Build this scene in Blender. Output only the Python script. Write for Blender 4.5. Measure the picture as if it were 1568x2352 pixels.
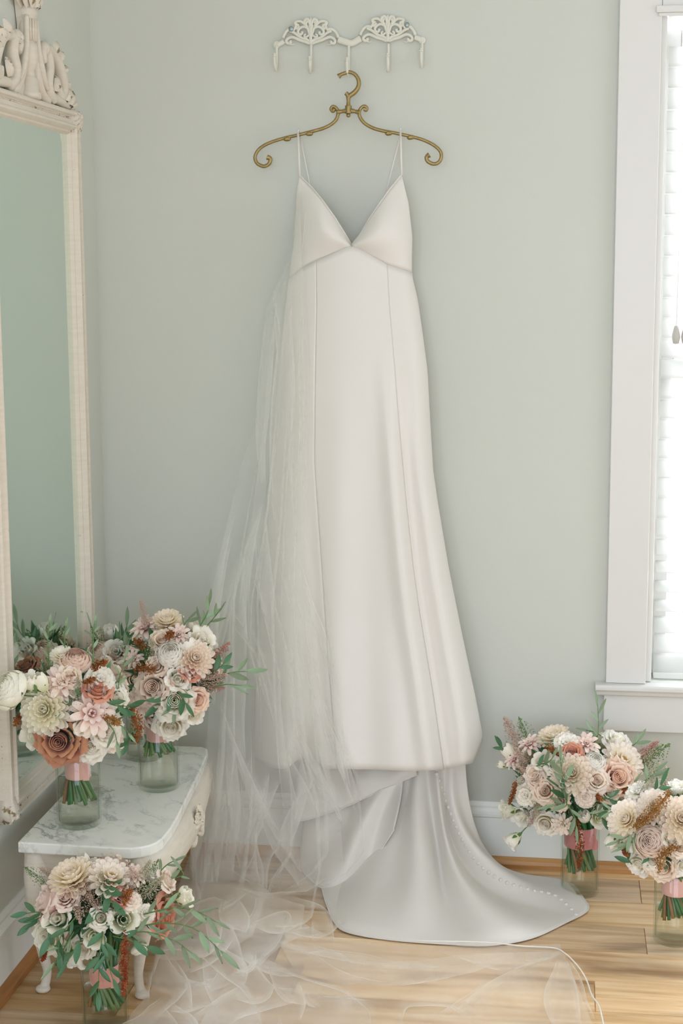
import bpy, math, random
import numpy as np
from mathutils import Vector, Matrix, noise
from mathutils.bvhtree import BVHTree

for o in list(bpy.data.objects): bpy.data.objects.remove(o)
SC = bpy.context.scene
COL = SC.collection
random.seed(7)
PI = math.pi

# ---------------------------------------------------------------- camera
W_, H_ = 1568, 2352
F_ = 3610.17
YAW, PITCH, ROLL = math.radians(8.09411), math.radians(8.79788), math.radians(-.32759)
CAM = np.array([0., -3.9, 1.525])
_fwd = np.array([-math.sin(YAW)*math.cos(PITCH), math.cos(YAW)*math.cos(PITCH), -math.sin(PITCH)])
_r0 = np.array([math.cos(YAW), math.sin(YAW), 0.]); _u0 = np.cross(_r0, _fwd)
_rt = math.cos(ROLL)*_r0+math.sin(ROLL)*_u0; _up = -math.sin(ROLL)*_r0+math.cos(ROLL)*_u0
cd = bpy.data.cameras.new('camera'); cam = bpy.data.objects.new('camera', cd); COL.objects.link(cam)
cd.sensor_fit = 'VERTICAL'; cd.sensor_height = 36.0; cd.lens = F_/H_*36.0
cd.clip_start = .05; cd.clip_end = 100
cam.matrix_world = Matrix(((_rt[0], _up[0], -_fwd[0], CAM[0]), (_rt[1], _up[1], -_fwd[1], CAM[1]), (_rt[2], _up[2], -_fwd[2], CAM[2]), (0, 0, 0, 1)))
SC.camera = cam
def ray(px, py): return (px-W_/2)/F_*_rt-(py-H_/2)/F_*_up+_fwd
def onY(px, py, Y): d = ray(px, py); return Vector(CAM+d*(Y-CAM[1])/d[1])
def onZ(px, py, Z): d = ray(px, py); return Vector(CAM+d*(Z-CAM[2])/d[2])
def onX(px, py, X): d = ray(px, py); return Vector(CAM+d*(X-CAM[0])/d[0])

# ---------------------------------------------------------------- daylight
SC.view_settings.view_transform = 'Standard'; SC.view_settings.look = 'None'
SC.view_settings.gamma = 1.0; SC.view_settings.use_curve_mapping = False
SC.view_settings.exposure = 0.0
SC.cycles.transparent_max_bounces = 48
SC.cycles.max_bounces = 16
SC.cycles.diffuse_bounces = 10
SC.cycles.transmission_bounces = 10
wd = bpy.data.worlds.new('daylight'); SC.world = wd; wd.use_nodes = True
wd.node_tree.nodes['Background'].inputs[0].default_value = (.93, .97, 1., 1)
wd.node_tree.nodes['Background'].inputs[1].default_value = 1.3
def area(name, loc, aim, sx, sy, watts, col):
    l = bpy.data.lights.new(name, 'AREA'); l.shape = 'RECTANGLE'; l.size = sx; l.size_y = sy; l.energy = watts; l.color = col
    o = bpy.data.objects.new(name, l); COL.objects.link(o); o.location = loc
    o.rotation_euler = (Vector(aim)-Vector(loc)).to_track_quat('-Z', 'Z').to_euler(); return o
# sky light entering each window, the right-hand one added (each stands outside its opening)
area('sky_light_left_window', (-1.55, -3.8, 1.5), (.6, -3.5, 1.2), 2.4, 2.25, 60, (.915, .998, 1.24))
area('sky_light_front_window', (.2, -6.25, 1.5), (.2, -3, 1.2), 2.4, 2.25, 56, (.915, .998, 1.24))
area('sky_light_back_window', (.72, .55, 1.4), (.7, -1, 1.1), 1.1, 1.8, 86, (.95, 1., 1.14))

area('added_light_right_window', (2.95, -1.45, 1.5), (0, -1.25, .8), 1.5, 2.25, 24, (.925, 1., 1.20))  # unseen opening, added to brighten the left wall and the gown's right side

# ---------------------------------------------------------------- helpers
def lin(h):
    if isinstance(h, tuple): return h
    h = h.lstrip('#'); c = [int(h[i:i+2], 16)/255 for i in (0, 2, 4)]
    return tuple(x/12.92 if x <= .04045 else ((x+.055)/1.055)**2.4 for x in c)
class N:
    """small node-tree writer"""
    def __init__(s, name):
        s.m = bpy.data.materials.new(name); s.m.use_nodes = True; s.t = s.m.node_tree
        s.t.nodes.clear(); s.out = s.t.nodes.new('ShaderNodeOutputMaterial')
    def n(s, typ, ins=None, **kw):
        x = s.t.nodes.new('ShaderNode'+typ)
        for k, v in kw.items(): setattr(x, k, v)
        for k, v in (ins or {}).items(): s.set(x.inputs[k], v)
        return x
    def set(s, sock, v):
        if hasattr(v, 'is_output') or isinstance(v, bpy.types.NodeSocket): s.t.links.new(v, sock)
        elif isinstance(v, bpy.types.Node): s.t.links.new(v.outputs[0], sock)
        elif isinstance(v, tuple) and len(v) == 3 and sock.type == 'RGBA': sock.default_value = (*v, 1)
        else: sock.default_value = v
    def noise(s, vec, scale, detail=3, rough=.5, dist=0):
        return s.n('TexNoise', {'Vector': vec, 'Scale': scale, 'Detail': detail, 'Roughness': rough, 'Distortion': dist})
    def ramp(s, fac, stops):
        r = s.n('ValToRGB', {'Fac': fac}); e = r.color_ramp.elements
        while len(e) < len(stops): e.new(.5)
        for el, (p, c) in zip(e, stops): el.position = p; el.color = (*lin(c), 1) if not isinstance(c, float) else (c, c, c, 1)
        return r
    def mix(s, f, a, b, mode='MIX'):
        x = s.n('Mix', data_type='RGBA', blend_type=mode)
        s.set(x.inputs[0], f); s.set(x.inputs[6], lin(a) if isinstance(a, (str, tuple)) else a); s.set(x.inputs[7], lin(b) if isinstance(b, (str, tuple)) else b)
        return x.outputs[2]
    def obj(s): return s.n('TexCoord').outputs['Object']
    def map(s, vec, scale=(1, 1, 1), loc=(0, 0, 0), rot=(0, 0, 0)):
        return s.n('Mapping', {'Vector': vec, 'Scale': scale, 'Location': loc, 'Rotation': rot}).outputs[0]
    def bump(s, h, strength=.2, dist=.01):
        return s.n('Bump', {'Height': h, 'Strength': strength, 'Distance': dist}).outputs[0]
    def pbr(s, col, rough=.5, normal=None, **kw):
        p = s.n('BsdfPrincipled'); s.set(p.inputs['Base Color'], lin(col) if isinstance(col, (str, tuple)) else col)
        s.set(p.inputs['Roughness'], rough)
        if normal: s.set(p.inputs['Normal'], normal)
        for k, v in kw.items(): s.set(p.inputs[k.replace('_', ' ')], v)
        return p
    def done(s, sh): s.t.links.new(sh.outputs[0], s.out.inputs[0]); return s.m
MATS = {}
def plain(name, col, rough=.5, **kw):
    if name not in MATS:
        g = N(name); MATS[name] = g.done(g.pbr(col, rough, **kw))
    return MATS[name]

class MB:
    """mesh collector"""
    def __init__(s): s.v = []; s.f = []; s.uv = {}
    def add(s, vs, fs):
        b = len(s.v); s.v += [tuple(v) for v in vs]; s.f += [tuple(i+b for i in f) for f in fs]; return s
    def box(s, x0, x1, y0, y1, z0, z1):
        return s.add([(x0, y0, z0), (x1, y0, z0), (x1, y1, z0), (x0, y1, z0), (x0, y0, z1), (x1, y0, z1), (x1, y1, z1), (x0, y1, z1)],
                     [(3, 2, 1, 0), (4, 5, 6, 7), (0, 1, 5, 4), (1, 2, 6, 5), (2, 3, 7, 6), (3, 0, 4, 7)])
    def grid(s, rows, closed=False):
        n = len(rows[0]); vs = [p for r in rows for p in r]; fs = []
        for i in range(len(rows)-1):
            for j in range(n if closed else n-1):
                k = (j+1) % n; fs.append((i*n+j, i*n+k, (i+1)*n+k, (i+1)*n+j))
        return s.add(vs, fs)
    def tube(s, path, rad, seg=8, cap=True, flat=None, fax=None):
        """tube along path; rad number or list; flat scales the section along axis fax"""
        P = [Vector(p) for p in path]; n = len(P); rows = []
        R = rad if isinstance(rad, (list, tuple)) else [rad]*n
        t0 = (P[1]-P[0]).normalized(); ref = Vector((0, 0, 1)) if abs(t0.z) < .9 else Vector((0, 1, 0))
        if fax: ref = Vector(fax)
        nrm = (ref-t0*ref.dot(t0)).normalized()
        for i in range(n):
            t = (P[min(i+1, n-1)]-P[max(i-1, 0)])
            t = t.normalized() if t.length > 1e-9 else t0
            if fax: nn = ref-t*ref.dot(t)
            else: nn = nrm-t*nrm.dot(t)
            if nn.length > 1e-6: nrm = nn.normalized()
            bi = t.cross(nrm)
            rows.append([P[i]+(nrm*math.cos(a)*(flat or 1)+bi*math.sin(a))*R[i] for a in [2*PI*k/seg for k in range(seg)]])
        b = len(s.v); s.grid(rows, True)
        if cap: s.f.append(tuple(b+k for k in range(seg))[::-1]); s.f.append(tuple(b+(n-1)*seg+k for k in range(seg)))
        return s
    def lathe(s, prof, c=(0, 0, 0), seg=24, sx=1, sy=1):
        rows = [[(c[0]+r*sx*math.cos(2*PI*k/seg), c[1]+r*sy*math.sin(2*PI*k/seg), c[2]+z) for k in range(seg)] for r, z in prof]
        return s.grid(rows, True)
    def octa(s, c, r, rz=None):
        x, y, z = c; q = rz or r
        return s.add([(x+r, y, z), (x-r, y, z), (x, y+r, z), (x, y-r, z), (x, y, z+q), (x, y, z-q)],
                     [(0, 2, 4), (2, 1, 4), (1, 3, 4), (3, 0, 4), (2, 0, 5), (1, 2, 5), (3, 1, 5), (0, 3, 5)])
    def ball(s, c, r, seg=10, rings=6, sz=1, sx=1, sy=1):
        prof = [(max(1e-5, r*math.sin(PI*i/rings)), -r*sz*math.cos(PI*i/rings)) for i in range(rings+1)]
        return s.lathe(prof, c, seg, sx, sy)
    def mesh(s, name, mat, smooth=True, off=(0, 0, 0)):
        m = bpy.data.meshes.new(name); ox, oy, oz = off
        m.from_pydata([(x-ox, y-oy, z-oz) for x, y, z in s.v], [], s.f)
        if smooth: m.polygons.foreach_set('use_smooth', [True]*len(m.polygons))
        if mat: m.materials.append(mat)
        m.update(); return m
def link(o, parent=None, mtx=None):
    COL.objects.link(o)
    if parent: o.parent = parent
    if mtx is not None: o.matrix_basis = mtx
    return o
def org(o):
    v = Vector((0, 0, 0))
    while o: v += o.location; o = o.parent
    return v
def part(name, mb, mat, parent=None, smooth=True, label=None):
    """mesh given in world coordinates under a parent that is only translated"""
    o = bpy.data.objects.new(name, mb.mesh(name, mat, smooth, org(parent) if parent else (0, 0, 0)))
    if label: o['label'] = label
    return link(o, parent)
def thing(name, label, cat, loc=(0, 0, 0), group=None):
    o = bpy.data.objects.new(name, None); o.empty_display_size = .05; COL.objects.link(o); o.location = loc
    o['label'] = label; o['category'] = cat
    if group: o['group'] = group
    return o
def struct(name, mb, mat, parent=None, label=None, cat=None):
    o = part(name, mb, mat, parent, smooth=False)
    o['kind'] = 'structure'
    if label: o['label'] = label
    if cat: o['category'] = cat
    return o
def bevel(o, w=.003, seg=2):
    m = o.modifiers.new('bevel', 'BEVEL'); m.width = w; m.segments = seg; m.limit_method = 'ANGLE'; return o
def interp(x, pts):
    if x <= pts[0][0]: return pts[0][1]
    for (a, fa), (b, fb) in zip(pts, pts[1:]):
        if x <= b: t = (x-a)/(b-a); return fa+(fb-fa)*t
    return pts[-1][1]
def smooth_path(pts, n=8):
    """Catmull-Rom through points"""
    P = [Vector(p) for p in pts]; out = []
    for i in range(len(P)-1):
        a, b, c, d = P[max(i-1, 0)], P[i], P[i+1], P[min(i+2, len(P)-1)]
        for k in range(n):
            t = k/n; out.append(.5*((2*b)+(c-a)*t+(2*a-5*b+4*c-d)*t*t+(3*b-a-3*c+d)*t**3))
    out.append(P[-1]); return out
def sm(a, b, x): t = min(1, max(0, (x-a)/(b-a))); return t*t*(3-2*t)
def ga(x): return math.exp(-x*x)
def lerp(a, b, t): return a+(b-a)*t

# ---------------------------------------------------------------- surface materials
def m_wall():
    g = N('wall_paint'); v = g.obj(); n1 = g.noise(v, 260, 2); n2 = g.noise(v, 2.2, 2)
    c = g.mix(n2.outputs[0], '#C9CDC5', '#CDD1C9')
    return g.done(g.pbr(c, .75, g.bump(n1.outputs[0], .08, .002), Specular_IOR_Level=.25))
def m_trim():
    g = N('white_trim_paint'); v = g.obj(); n1 = g.noise(v, 90, 2)
    return g.done(g.pbr('#D9D9D5', .42, g.bump(n1.outputs[0], .04, .002)))
def m_base():
    g = N('baseboard_paint'); v = g.obj(); n1 = g.noise(v, 90, 2)
    return g.done(g.pbr('#EBEFEA', .42, g.bump(n1.outputs[0], .04, .002)))
def m_wood(name, dark, mid, light, rnd=True):
    g = N(name); v = g.obj(); ri = g.n('ObjectInfo').outputs['Random']
    off = g.n('CombineXYZ', {'X': g.n('Math', {0: ri, 1: 37.}, operation='MULTIPLY'), 'Y': g.n('Math', {0: ri, 1: 91.}, operation='MULTIPLY')})
    vv = g.n('VectorMath', {0: v, 1: off}, operation='ADD').outputs[0]
    w1 = g.noise(g.map(vv, (2.2, 34, 34)), 1.0, 5, .6, .6)
    w2 = g.noise(g.map(vv, (1.2, 9, 9)), 1.0, 3, .5, 1.2)
    c = g.ramp(w1.outputs[0], [(.30, dark), (.5, mid), (.70, light)])
    c2 = g.ramp(w2.outputs[0], [(.30, '#80603F'), (.46, '#FFFFFF'), (1., '#FFFFFF')])
    c3 = g.mix(.6, c.outputs[0], c2.outputs[0], 'MULTIPLY')
    sp = g.noise(g.map(vv, (9, 26, 26)), 1., 2, .5)
    k = g.ramp(sp.outputs[0], [(.76, 0.), (.82, 1.)])
    c3 = g.mix(g.n('Math', {0: k.outputs[0], 1: .5}, operation='MULTIPLY'), c3, '#6B4A2E')
    if rnd:
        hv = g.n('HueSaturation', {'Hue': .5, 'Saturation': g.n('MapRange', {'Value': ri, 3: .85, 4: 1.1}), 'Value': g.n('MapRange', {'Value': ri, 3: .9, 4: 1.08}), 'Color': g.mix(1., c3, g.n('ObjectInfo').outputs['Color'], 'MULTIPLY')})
        c3 = hv.outputs[0]
    return g.done(g.pbr(c3, .38, g.bump(w1.outputs[0], .12, .002)))
def m_marble():
    g = N('white_marble'); v = g.obj()
    vv = g.map(v, (1, 1, 1), rot=(.2, .3, .85))
    d = g.noise(vv, 5, 5, .6)
    dv = g.n('VectorMath', {0: vv, 1: g.n('VectorMath', {0: d.outputs['Color'], 1: (.22, .22, .22)}, operation='MULTIPLY').outputs[0]}, operation='ADD').outputs[0]
    n1 = g.noise(g.map(dv, (5, 16, 12)), 1, 6, .62)
    a = g.n('Math', {0: g.n('Math', {0: n1.outputs[0], 1: .5}, operation='SUBTRACT'), }, operation='ABSOLUTE')
    vein = g.ramp(a.outputs[0], [(.0, 1.), (.018, .55), (.06, 0.)])
    msk = g.ramp(g.noise(vv, 7, 3).outputs[0], [(.42, 0.), (.62, 1.)])
    f = g.n('Math', {0: vein.outputs[0], 1: msk.outputs[0]}, operation='MULTIPLY')
    cl = g.mix(g.noise(vv, 4, 4).outputs[0], '#F3F3EC', '#E2E6E2')
    c = g.mix(g.n('Math', {0: f, 1: .75}, operation='MULTIPLY'), cl, '#6F7C7E')
    return g.done(g.pbr(c, .22))
def m_antique(name='antique_white_paint', wear=.69, base='#DFD8CB'):
    g = N(name); v = g.obj()
    n1 = g.noise(v, 55, 4, .65); n2 = g.noise(g.map(v, (20, 20, 160)), 1, 3)
    k = g.ramp(n1.outputs[0], [(wear, 0.), (wear+.05, 1.)])
    c = g.mix(k.outputs[0], g.mix(n2.outputs[0], base, '#CFC6B6'), '#8B7A58')
    return g.done(g.pbr(c, .55, g.bump(n1.outputs[0], .25, .003)))
def m_satin():
    g = N('ivory_satin'); v = g.obj(); n1 = g.noise(g.map(v, (500, 500, 900)), 1, 1)
    return g.done(g.pbr('#DFDCD6', .43, g.bump(n1.outputs[0], .03, .001), Sheen_Weight=.25, Sheen_Roughness=.4, Specular_IOR_Level=.5))
def m_tulle(name='tulle', a=.16):
    g = N(name); tr = g.n('BsdfTransparent')
    d = g.n('BsdfDiffuse', {'Color': (.93, .93, .90)}); t = g.n('BsdfTranslucent', {'Color': (.93, .93, .90)})
    fab = g.n('MixShader', {0: .45, 1: d, 2: t})
    return g.done(g.n('MixShader', {0: a, 1: tr, 2: fab}))
def m_fold(name='tulle_fold', a=.42):
    g = N(name); tr = g.n('BsdfTransparent')      # net doubled up at a crease, thinning out to the single layer beside it
    d = g.n('BsdfDiffuse', {'Color': (.93, .93, .90)}); t = g.n('BsdfTranslucent', {'Color': (.93, .93, .90)})
    f = g.n('Math', {0: g.n('Attribute', attribute_name='packing').outputs['Fac'], 1: a}, operation='MULTIPLY')
    return g.done(g.n('MixShader', {0: f, 1: tr, 2: g.n('MixShader', {0: .45, 1: d, 2: t})}))
def m_glass():
    g = N('clear_glass'); fr = g.n('Fresnel', {'IOR': 1.45})
    lw = g.n('LayerWeight', {'Blend': .5}).outputs['Facing']   # the path through the wall of the glass is longer at its edges
    tc = g.ramp(lw, [(.0, (.975, .98, .97)), (.75, (.955, .965, .95)), (1., (.45, .60, .53))]).outputs[0]
    gl = g.n('BsdfGlossy', {'Color': (1, 1, 1), 'Roughness': .02}); tr = g.n('BsdfTransparent', {'Color': tc})
    fb = g.n('Math', {0: fr, 1: g.n('Math', {0: 1., 1: g.n('NewGeometry').outputs['Backfacing']}, operation='SUBTRACT')}, operation='MULTIPLY')
    return g.done(g.n('MixShader', {0: fb, 1: tr, 2: gl}))
def m_water():
    g = N('vase_water'); fr = g.n('Fresnel', {'IOR': 1.2})
    gl = g.n('BsdfGlossy', {'Color': (1, 1, 1), 'Roughness': .0}); rf = g.n('BsdfRefraction', {'Color': (.97, .97, .93), 'Roughness': 0., 'IOR': 1.16})
    tr = g.n('BsdfTransparent', {'Color': (.972, .972, .935)})
    fb = g.n('Math', {0: fr, 1: g.n('Math', {0: 1., 1: g.n('NewGeometry').outputs['Backfacing']}, operation='SUBTRACT')}, operation='MULTIPLY')
    return g.done(g.n('MixShader', {0: fb, 1: g.n('MixShader', {0: .86, 1: rf, 2: tr}), 2: gl}))
def m_metal(name, col, rough, tint):
    g = N(name); v = g.obj(); n1 = g.noise(v, 120, 4)
    return g.done(g.pbr(g.mix(n1.outputs[0], col, tint), rough, g.bump(n1.outputs[0], .15, .002), Metallic=.85))
WALL = m_wall(); TRIM = m_trim(); BASE = m_base()
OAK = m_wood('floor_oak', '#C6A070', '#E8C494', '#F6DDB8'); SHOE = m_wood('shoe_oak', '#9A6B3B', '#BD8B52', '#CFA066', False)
MARBLE = m_marble(); ANTIQUE = m_antique(); CARVED = m_antique('carved_antique_paint', .57); TABLE = m_antique('table_paint', .72, '#E2DDD2')
SATIN = m_satin(); TULLE = m_tulle('tulle', .19); CREASE = m_tulle('tulle_crease', .45); PLEAT = m_fold(); TULLEF = m_tulle('tulle_floor', .32); GLASS = m_glass(); WATER = m_water()
BRASS = m_metal('aged_brass', '#B3A070', .46, '#8B794E'); IRON = plain('white_cast_iron', '#DADACE', .5)
SCREW = plain('steel_screw', '#9AA8A6', .35, Metallic=.6)
# ================================================================ room
XL, XR, YF, ZC = -1.176, 2.6, -5.9, 2.95
floor_b = MB().box(XL-.1, XR+.1, YF-.1, .1, -.06, -.004)
FLOOR = struct('floor', floor_b, OAK)
# planks run along x; rows across y
ROWS = [.08, -.067, -.213, -.358, -.502, -.652, -.795, -.940, -1.085, -1.23, -1.375, -1.52]
JOINT = {0: [-.62, .42], 1: [-.9, .205, 1.1], 2: [-.35, .66], 3: [-1.0, .204, 1.2], 4: [-.62, .5], 5: [-.552, .084, .9], 6: [-.9, .31], 7: [-.25, .7], 8: [-.8, .1], 9: [-.4, .55], 10: [-.95, .25]}
rp = random.Random(5)
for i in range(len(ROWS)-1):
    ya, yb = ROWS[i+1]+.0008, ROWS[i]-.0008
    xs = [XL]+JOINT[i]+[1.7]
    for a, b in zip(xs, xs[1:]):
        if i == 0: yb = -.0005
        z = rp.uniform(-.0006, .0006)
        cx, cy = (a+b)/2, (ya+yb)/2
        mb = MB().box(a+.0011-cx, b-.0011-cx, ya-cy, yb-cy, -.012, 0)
        o = bpy.data.objects.new('plank', mb.mesh('plank', OAK, False)); link(o, FLOOR); o.location = (cx, cy, z); tn = lerp(.60, 1., sm(-1.0, -.1, cx))*rp.uniform(.9, 1.06); o.color = (tn, tn*(.90+.10*tn), tn*(.80+.20*tn), 1)  # random tone, plus darkening towards the left that stands in for shade
rest = MB().box(1.702, XR, -1.52, 0, -.012, 0).box(XL, XR, YF, -1.522, -.012, 0)
o = part('plank_field', rest, OAK, FLOOR, False); o['kind'] = 'stuff'
# walls with their openings
WX0, WX1, WZ0, WZ1 = .21, 1.24, .496, 2.135
wb = MB().box(XL-.12, WX0, 0, .12, 0, ZC).box(WX1, XR+.12, 0, .12, 0, ZC).box(WX0, WX1, 0, .12, 0, WZ0).box(WX0, WX1, 0, .12, WZ1, ZC)
struct('wall_back', wb, WALL)
LY0, LY1, LZ0, LZ1 = -5.0, -2.6, .38, 2.62
struct('wall_left', MB().box(XL-.12, XL, LY1, 0, 0, ZC).box(XL-.12, XL, YF, LY0, 0, ZC).box(XL-.12, XL, LY0, LY1, 0, LZ0).box(XL-.12, XL, LY0, LY1, LZ1, ZC), WALL)
FX0, FX1 = -1.0, 1.4
struct('wall_front', MB().box(XL-.12, FX0, YF-.12, YF, 0, ZC).box(FX1, XR+.12, YF-.12, YF, 0, ZC).box(FX0, FX1, YF-.12, YF, 0, LZ0).box(FX0, FX1, YF-.12, YF, LZ1, ZC), WALL)
RY0, RY1 = -2.2, -.7
struct('wall_right', MB().box(XR, XR+.12, RY1, 0, 0, ZC).box(XR, XR+.12, YF, RY0, 0, ZC).box(XR, XR+.12, RY0, RY1, 0, LZ0).box(XR, XR+.12, RY0, RY1, LZ1, ZC), WALL)
struct('ceiling', MB().box(XL-.12, XR+.12, YF-.12, .12, ZC, ZC+.1), plain('ceiling_paint', '#E8E8E3', .8))
# baseboards, each with a moulded cap, and the stained shoe moulding
def prof_x(mb, x0, x1, prof):      # profile in (depth from wall, z), extruded along x on the back wall
    n = len(prof); mb.add([(x0, -d, z) for d, z in prof]+[(x1, -d, z) for d, z in prof], [(i, (i+1) % n, n+(i+1) % n, n+i) for i in range(n)]+[tuple(range(n))[::-1], tuple(range(n, 2*n))]); return mb
def prof_y(mb, y0, y1, prof):
    n = len(prof); mb.add([(XL+d, y0, z) for d, z in prof]+[(XL+d, y1, z) for d, z in prof], [(i, n+i, n+(i+1) % n, (i+1) % n) for i in range(n)]+[tuple(range(n)), tuple(range(n, 2*n))[::-1]]); return mb
BP = [(0, .001), (.014, .001), (.014, .128), (.017, .132), (.017, .138), (.012, .144), (.009, .152), (.009, .158), (.004, .168), (0, .168)]
SP = [(.014, 0.0005), (.032, .0005), (.0315, .012), (.028, .020), (.021, .026), (.014, .027)]
struct('baseboard_back', prof_x(MB(), XL, XR, BP), BASE); struct('baseboard_left', prof_y(MB(), YF, 0, BP), BASE)
struct('trim_1', prof_x(MB(), XL, XR, SP), SHOE)
sl = N('shoe_oak_left')   # same stain, grain along y
gv = sl.obj(); w = sl.noise(sl.map(gv, (60, 4, 60)), 1, 4, .6, .5)
SHOEL = sl.done(sl.pbr(sl.ramp(w.outputs[0], [(.25, '#8E5F33'), (.5, '#A97440'), (.8, '#BD8B52')]).outputs[0], .4))
struct('trim_2', prof_y(MB(), YF, 0, SP), SHOEL)

# ---------------------------------------------------------------- window on the back wall
win = bpy.data.objects.new('window_1', None); COL.objects.link(win); win.location = (.7, 0, .47); win['kind'] = 'structure'
def wpart(name, mb, mat=TRIM, bw=.002):
    o = part(name, mb, mat, win, False); bevel(o, bw); return o
wpart('casing', MB().box(.114, .212, -.022, -.0005, .4965, 2.30))
wpart('casing', MB().box(1.238, 1.336, -.022, -.0005, .4965, 2.30))
wpart('head_casing', MB().box(.2125, 1.2375, -.022, -.0005, 2.122, 2.30))
wpart('head_cap', MB().box(.10, 1.35, -.04, -.0005, 2.3005, 2.33))
stool = MB(); prof_x(stool, .088, 1.36, [(0.0005, .466), (.030, .466), (.036, .470), (.040, .478), (.046, .484), (.046, .492), (.042, .496), (.0005, .496)])
wpart('window_sill', stool.box(.2125, 1.2375, -.0003, .118, .470, .4958), bw=.001)
wpart('apron', MB().box(.110, 1.34, -.020, -.0005, .372, .4655))
wpart('jamb', MB().box(.2105, .2265, .0005, .119, .4965, 2.134)); wpart('jamb', MB().box(1.2235, 1.2395, .0005, .119, .4965, 2.134))
wpart('jamb_head', MB().box(.2265, 1.2235, .0005, .119, 2.122, 2.134))
wpart('stop_moulding', MB().box(.198, 1.2498, -.030, -.0225, 2.112, 2.128).box(.204, 1.2438, -.027, -.0225, 2.104, 2.1118))
sash = MB().box(.2268, .265, .085, .115, .4965, 2.09).box(1.185, 1.2232, .085, .115, .4965, 2.09).box(.2655, 1.1845, .085, .115, .4965, .55).box(.2655, 1.1845, .085, .115, 2.04, 2.09).box(.2655, 1.1845, .08, .115, 1.265, 1.305)
wpart('sash', sash)
for z0, z1 in ((.551, 1.264), (1.306, 2.039)): part('pane', MB().box(.266, 1.184, .098, .101, z0, z1), GLASS, win, False)
# venetian blind
g = N('blind_slat_white'); pb = g.pbr('#F2F2EE', .4); tl = g.n('BsdfTranslucent', {'Color': (.95, .95, .93)})
SLAT = g.done(g.n('MixShader', {0: .5, 1: pb, 2: tl}))
bl = thing('window_blind', 'white horizontal slat blind hanging in the bright window', 'blind', (.7, .05, .4985))
part('head_rail', MB().box(.232, 1.218, .028, .075, 2.090, 2.120), SLAT, bl, False)
part('bottom_rail', bl_b := MB().box(.234, 1.216, .03, .078, .4985, .512), SLAT, bl, False)
def slat_mesh():
    mb = MB(); rows = []
    for k in range(7):
        u = -1+2*k/6; rows.append([(-.491, .025*u, .0035*(1-u*u)), (.491, .025*u, .0035*(1-u*u))])
    return mb.grid(rows).mesh('slat', SLAT)
sm_ = slat_mesh(); nsl = 31
for k in range(nsl):
    z = .534+k*.0496
    ang = interp(z, [(.53, 62), (.60, 60), (.64, 38), (.68, 24), (.80, 26), (.84, 50), (.90, 68), (1.28, 66), (1.36, 70), (2.2, 72)])
    o = link(bpy.data.objects.new('slat', sm_), bl); o.location = (.025, .002, z-.4985); o.rotation_euler = (math.radians(ang), 0, 0)
    s_ = o.modifiers.new('thick', 'SOLIDIFY'); s_.thickness = .0022
for x in (onY(1552, 775, .01).x+.006, onY(1552, 775, .01).x+.028): part('lift_cord', MB().tube([(x, .012, 2.09), (x-.004, .010, 1.7), (x-.006, .010, onY(1552, 790, .01).z+.043)], .0011, 6), SLAT, bl)
for x in (onY(1552, 775, .01).x, onY(1552, 775, .01).x+.022):
    part('tassel', MB().lathe([(.001, .044), (.004, .044), (.006, .038), (.0095, .022), (.0098, .014), (.007, .001), (.001, 0)], (x, .010, onY(1552, 790, .01).z), 14), plain('tassel_grey', '#BDBBB4', .45), bl)

# windows that light the room from the side and from behind; the right-hand one is added for its light
def light_window(n, axis, a0, a1, z0, z1, p0, p1):
    w = bpy.data.objects.new(n, None); COL.objects.link(w); w['kind'] = 'structure'
    w.location = (p0, (a0+a1)/2, z0) if axis == 'y' else ((a0+a1)/2, p0, z0)
    def bx(A0, A1, P0, P1, Z0, Z1): return MB().box(P0, P1, A0, A1, Z0, Z1) if axis == 'y' else MB().box(A0, A1, P0, P1, Z0, Z1)
    d0, d1 = min(p0, p1), max(p0, p1); mid = (a0+a1)/2; zc = (z0+z1)/2
    for A in ((a0+.001, a0+.05), (a1-.05, a1-.001), (mid-.025, mid+.025)): part('frame', bx(*A, d0, d1, z0+.001, z1-.001), TRIM, w, False)
    for A in ((a0+.051, mid-.026), (mid+.026, a1-.051)):
        for Z in ((z0+.001, z0+.05), (z1-.05, z1-.001), (zc-.015, zc+.015)): part('rail', bx(*A, d0+.01, d1-.01, *Z), TRIM, w, False)
light_window('window_2', 'y', LY0, LY1, LZ0, LZ1, XL-.10, XL-.04)
light_window('added_window_4', 'y', RY0, RY1, LZ0, LZ1, XR+.04, XR+.10)
light_window('window_3', 'x', FX0, FX1, LZ0, LZ1, YF-.10, YF-.04)

# ================================================================ mirror on the left wall
MY0, MY1, MZ0, MZ1 = -.832, -.200, .364, 1.894     # outer frame in y and z
MXB = XL+.0015
mir = thing('wall_mirror', 'tall antique white framed mirror with carved scroll crest on left wall', 'mirror', (XL, (MY0+MY1)/2, MZ0))
FW = .056
prof = [(0, 0), (0, .026), (.004, .030), (.010, .030), (.013, .024), (.016, .022), (.030, .026), (.034, .032), (.039, .032), (.043, .026), (.046, .020), (.050, .020), (.056, .010), (.056, 0)]  # (inward, depth)
def rail(name, p, q, inw):
    """mitred moulding from corner p to corner q, inward direction inw"""
    p, q, inw = Vector(p), Vector(q), Vector(inw); d = (q-p).normalized(); rows = []
    for (i, h) in prof:
        rows.append([p+inw*i+d*i+Vector((h, 0, 0)), q+inw*i-d*i+Vector((h, 0, 0))])
    return part(name, MB().grid(rows), ANTIQUE, mir, False)
c00, c01, c10, c11 = (MXB, MY0, MZ0), (MXB, MY1, MZ0), (MXB, MY0, MZ1), (MXB, MY1, MZ1)
rail('bottom_rail', c00, c01, (0, 0, 1)); rail('top_rail', c11, c10, (0, 0, -1))
rail('stile', c10, c00, (0, 1, 0)); rail('stile', c01, c11, (0, -1, 0))
g = N('mirror_silver'); n1 = g.noise(g.obj(), 3, 3)
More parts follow.
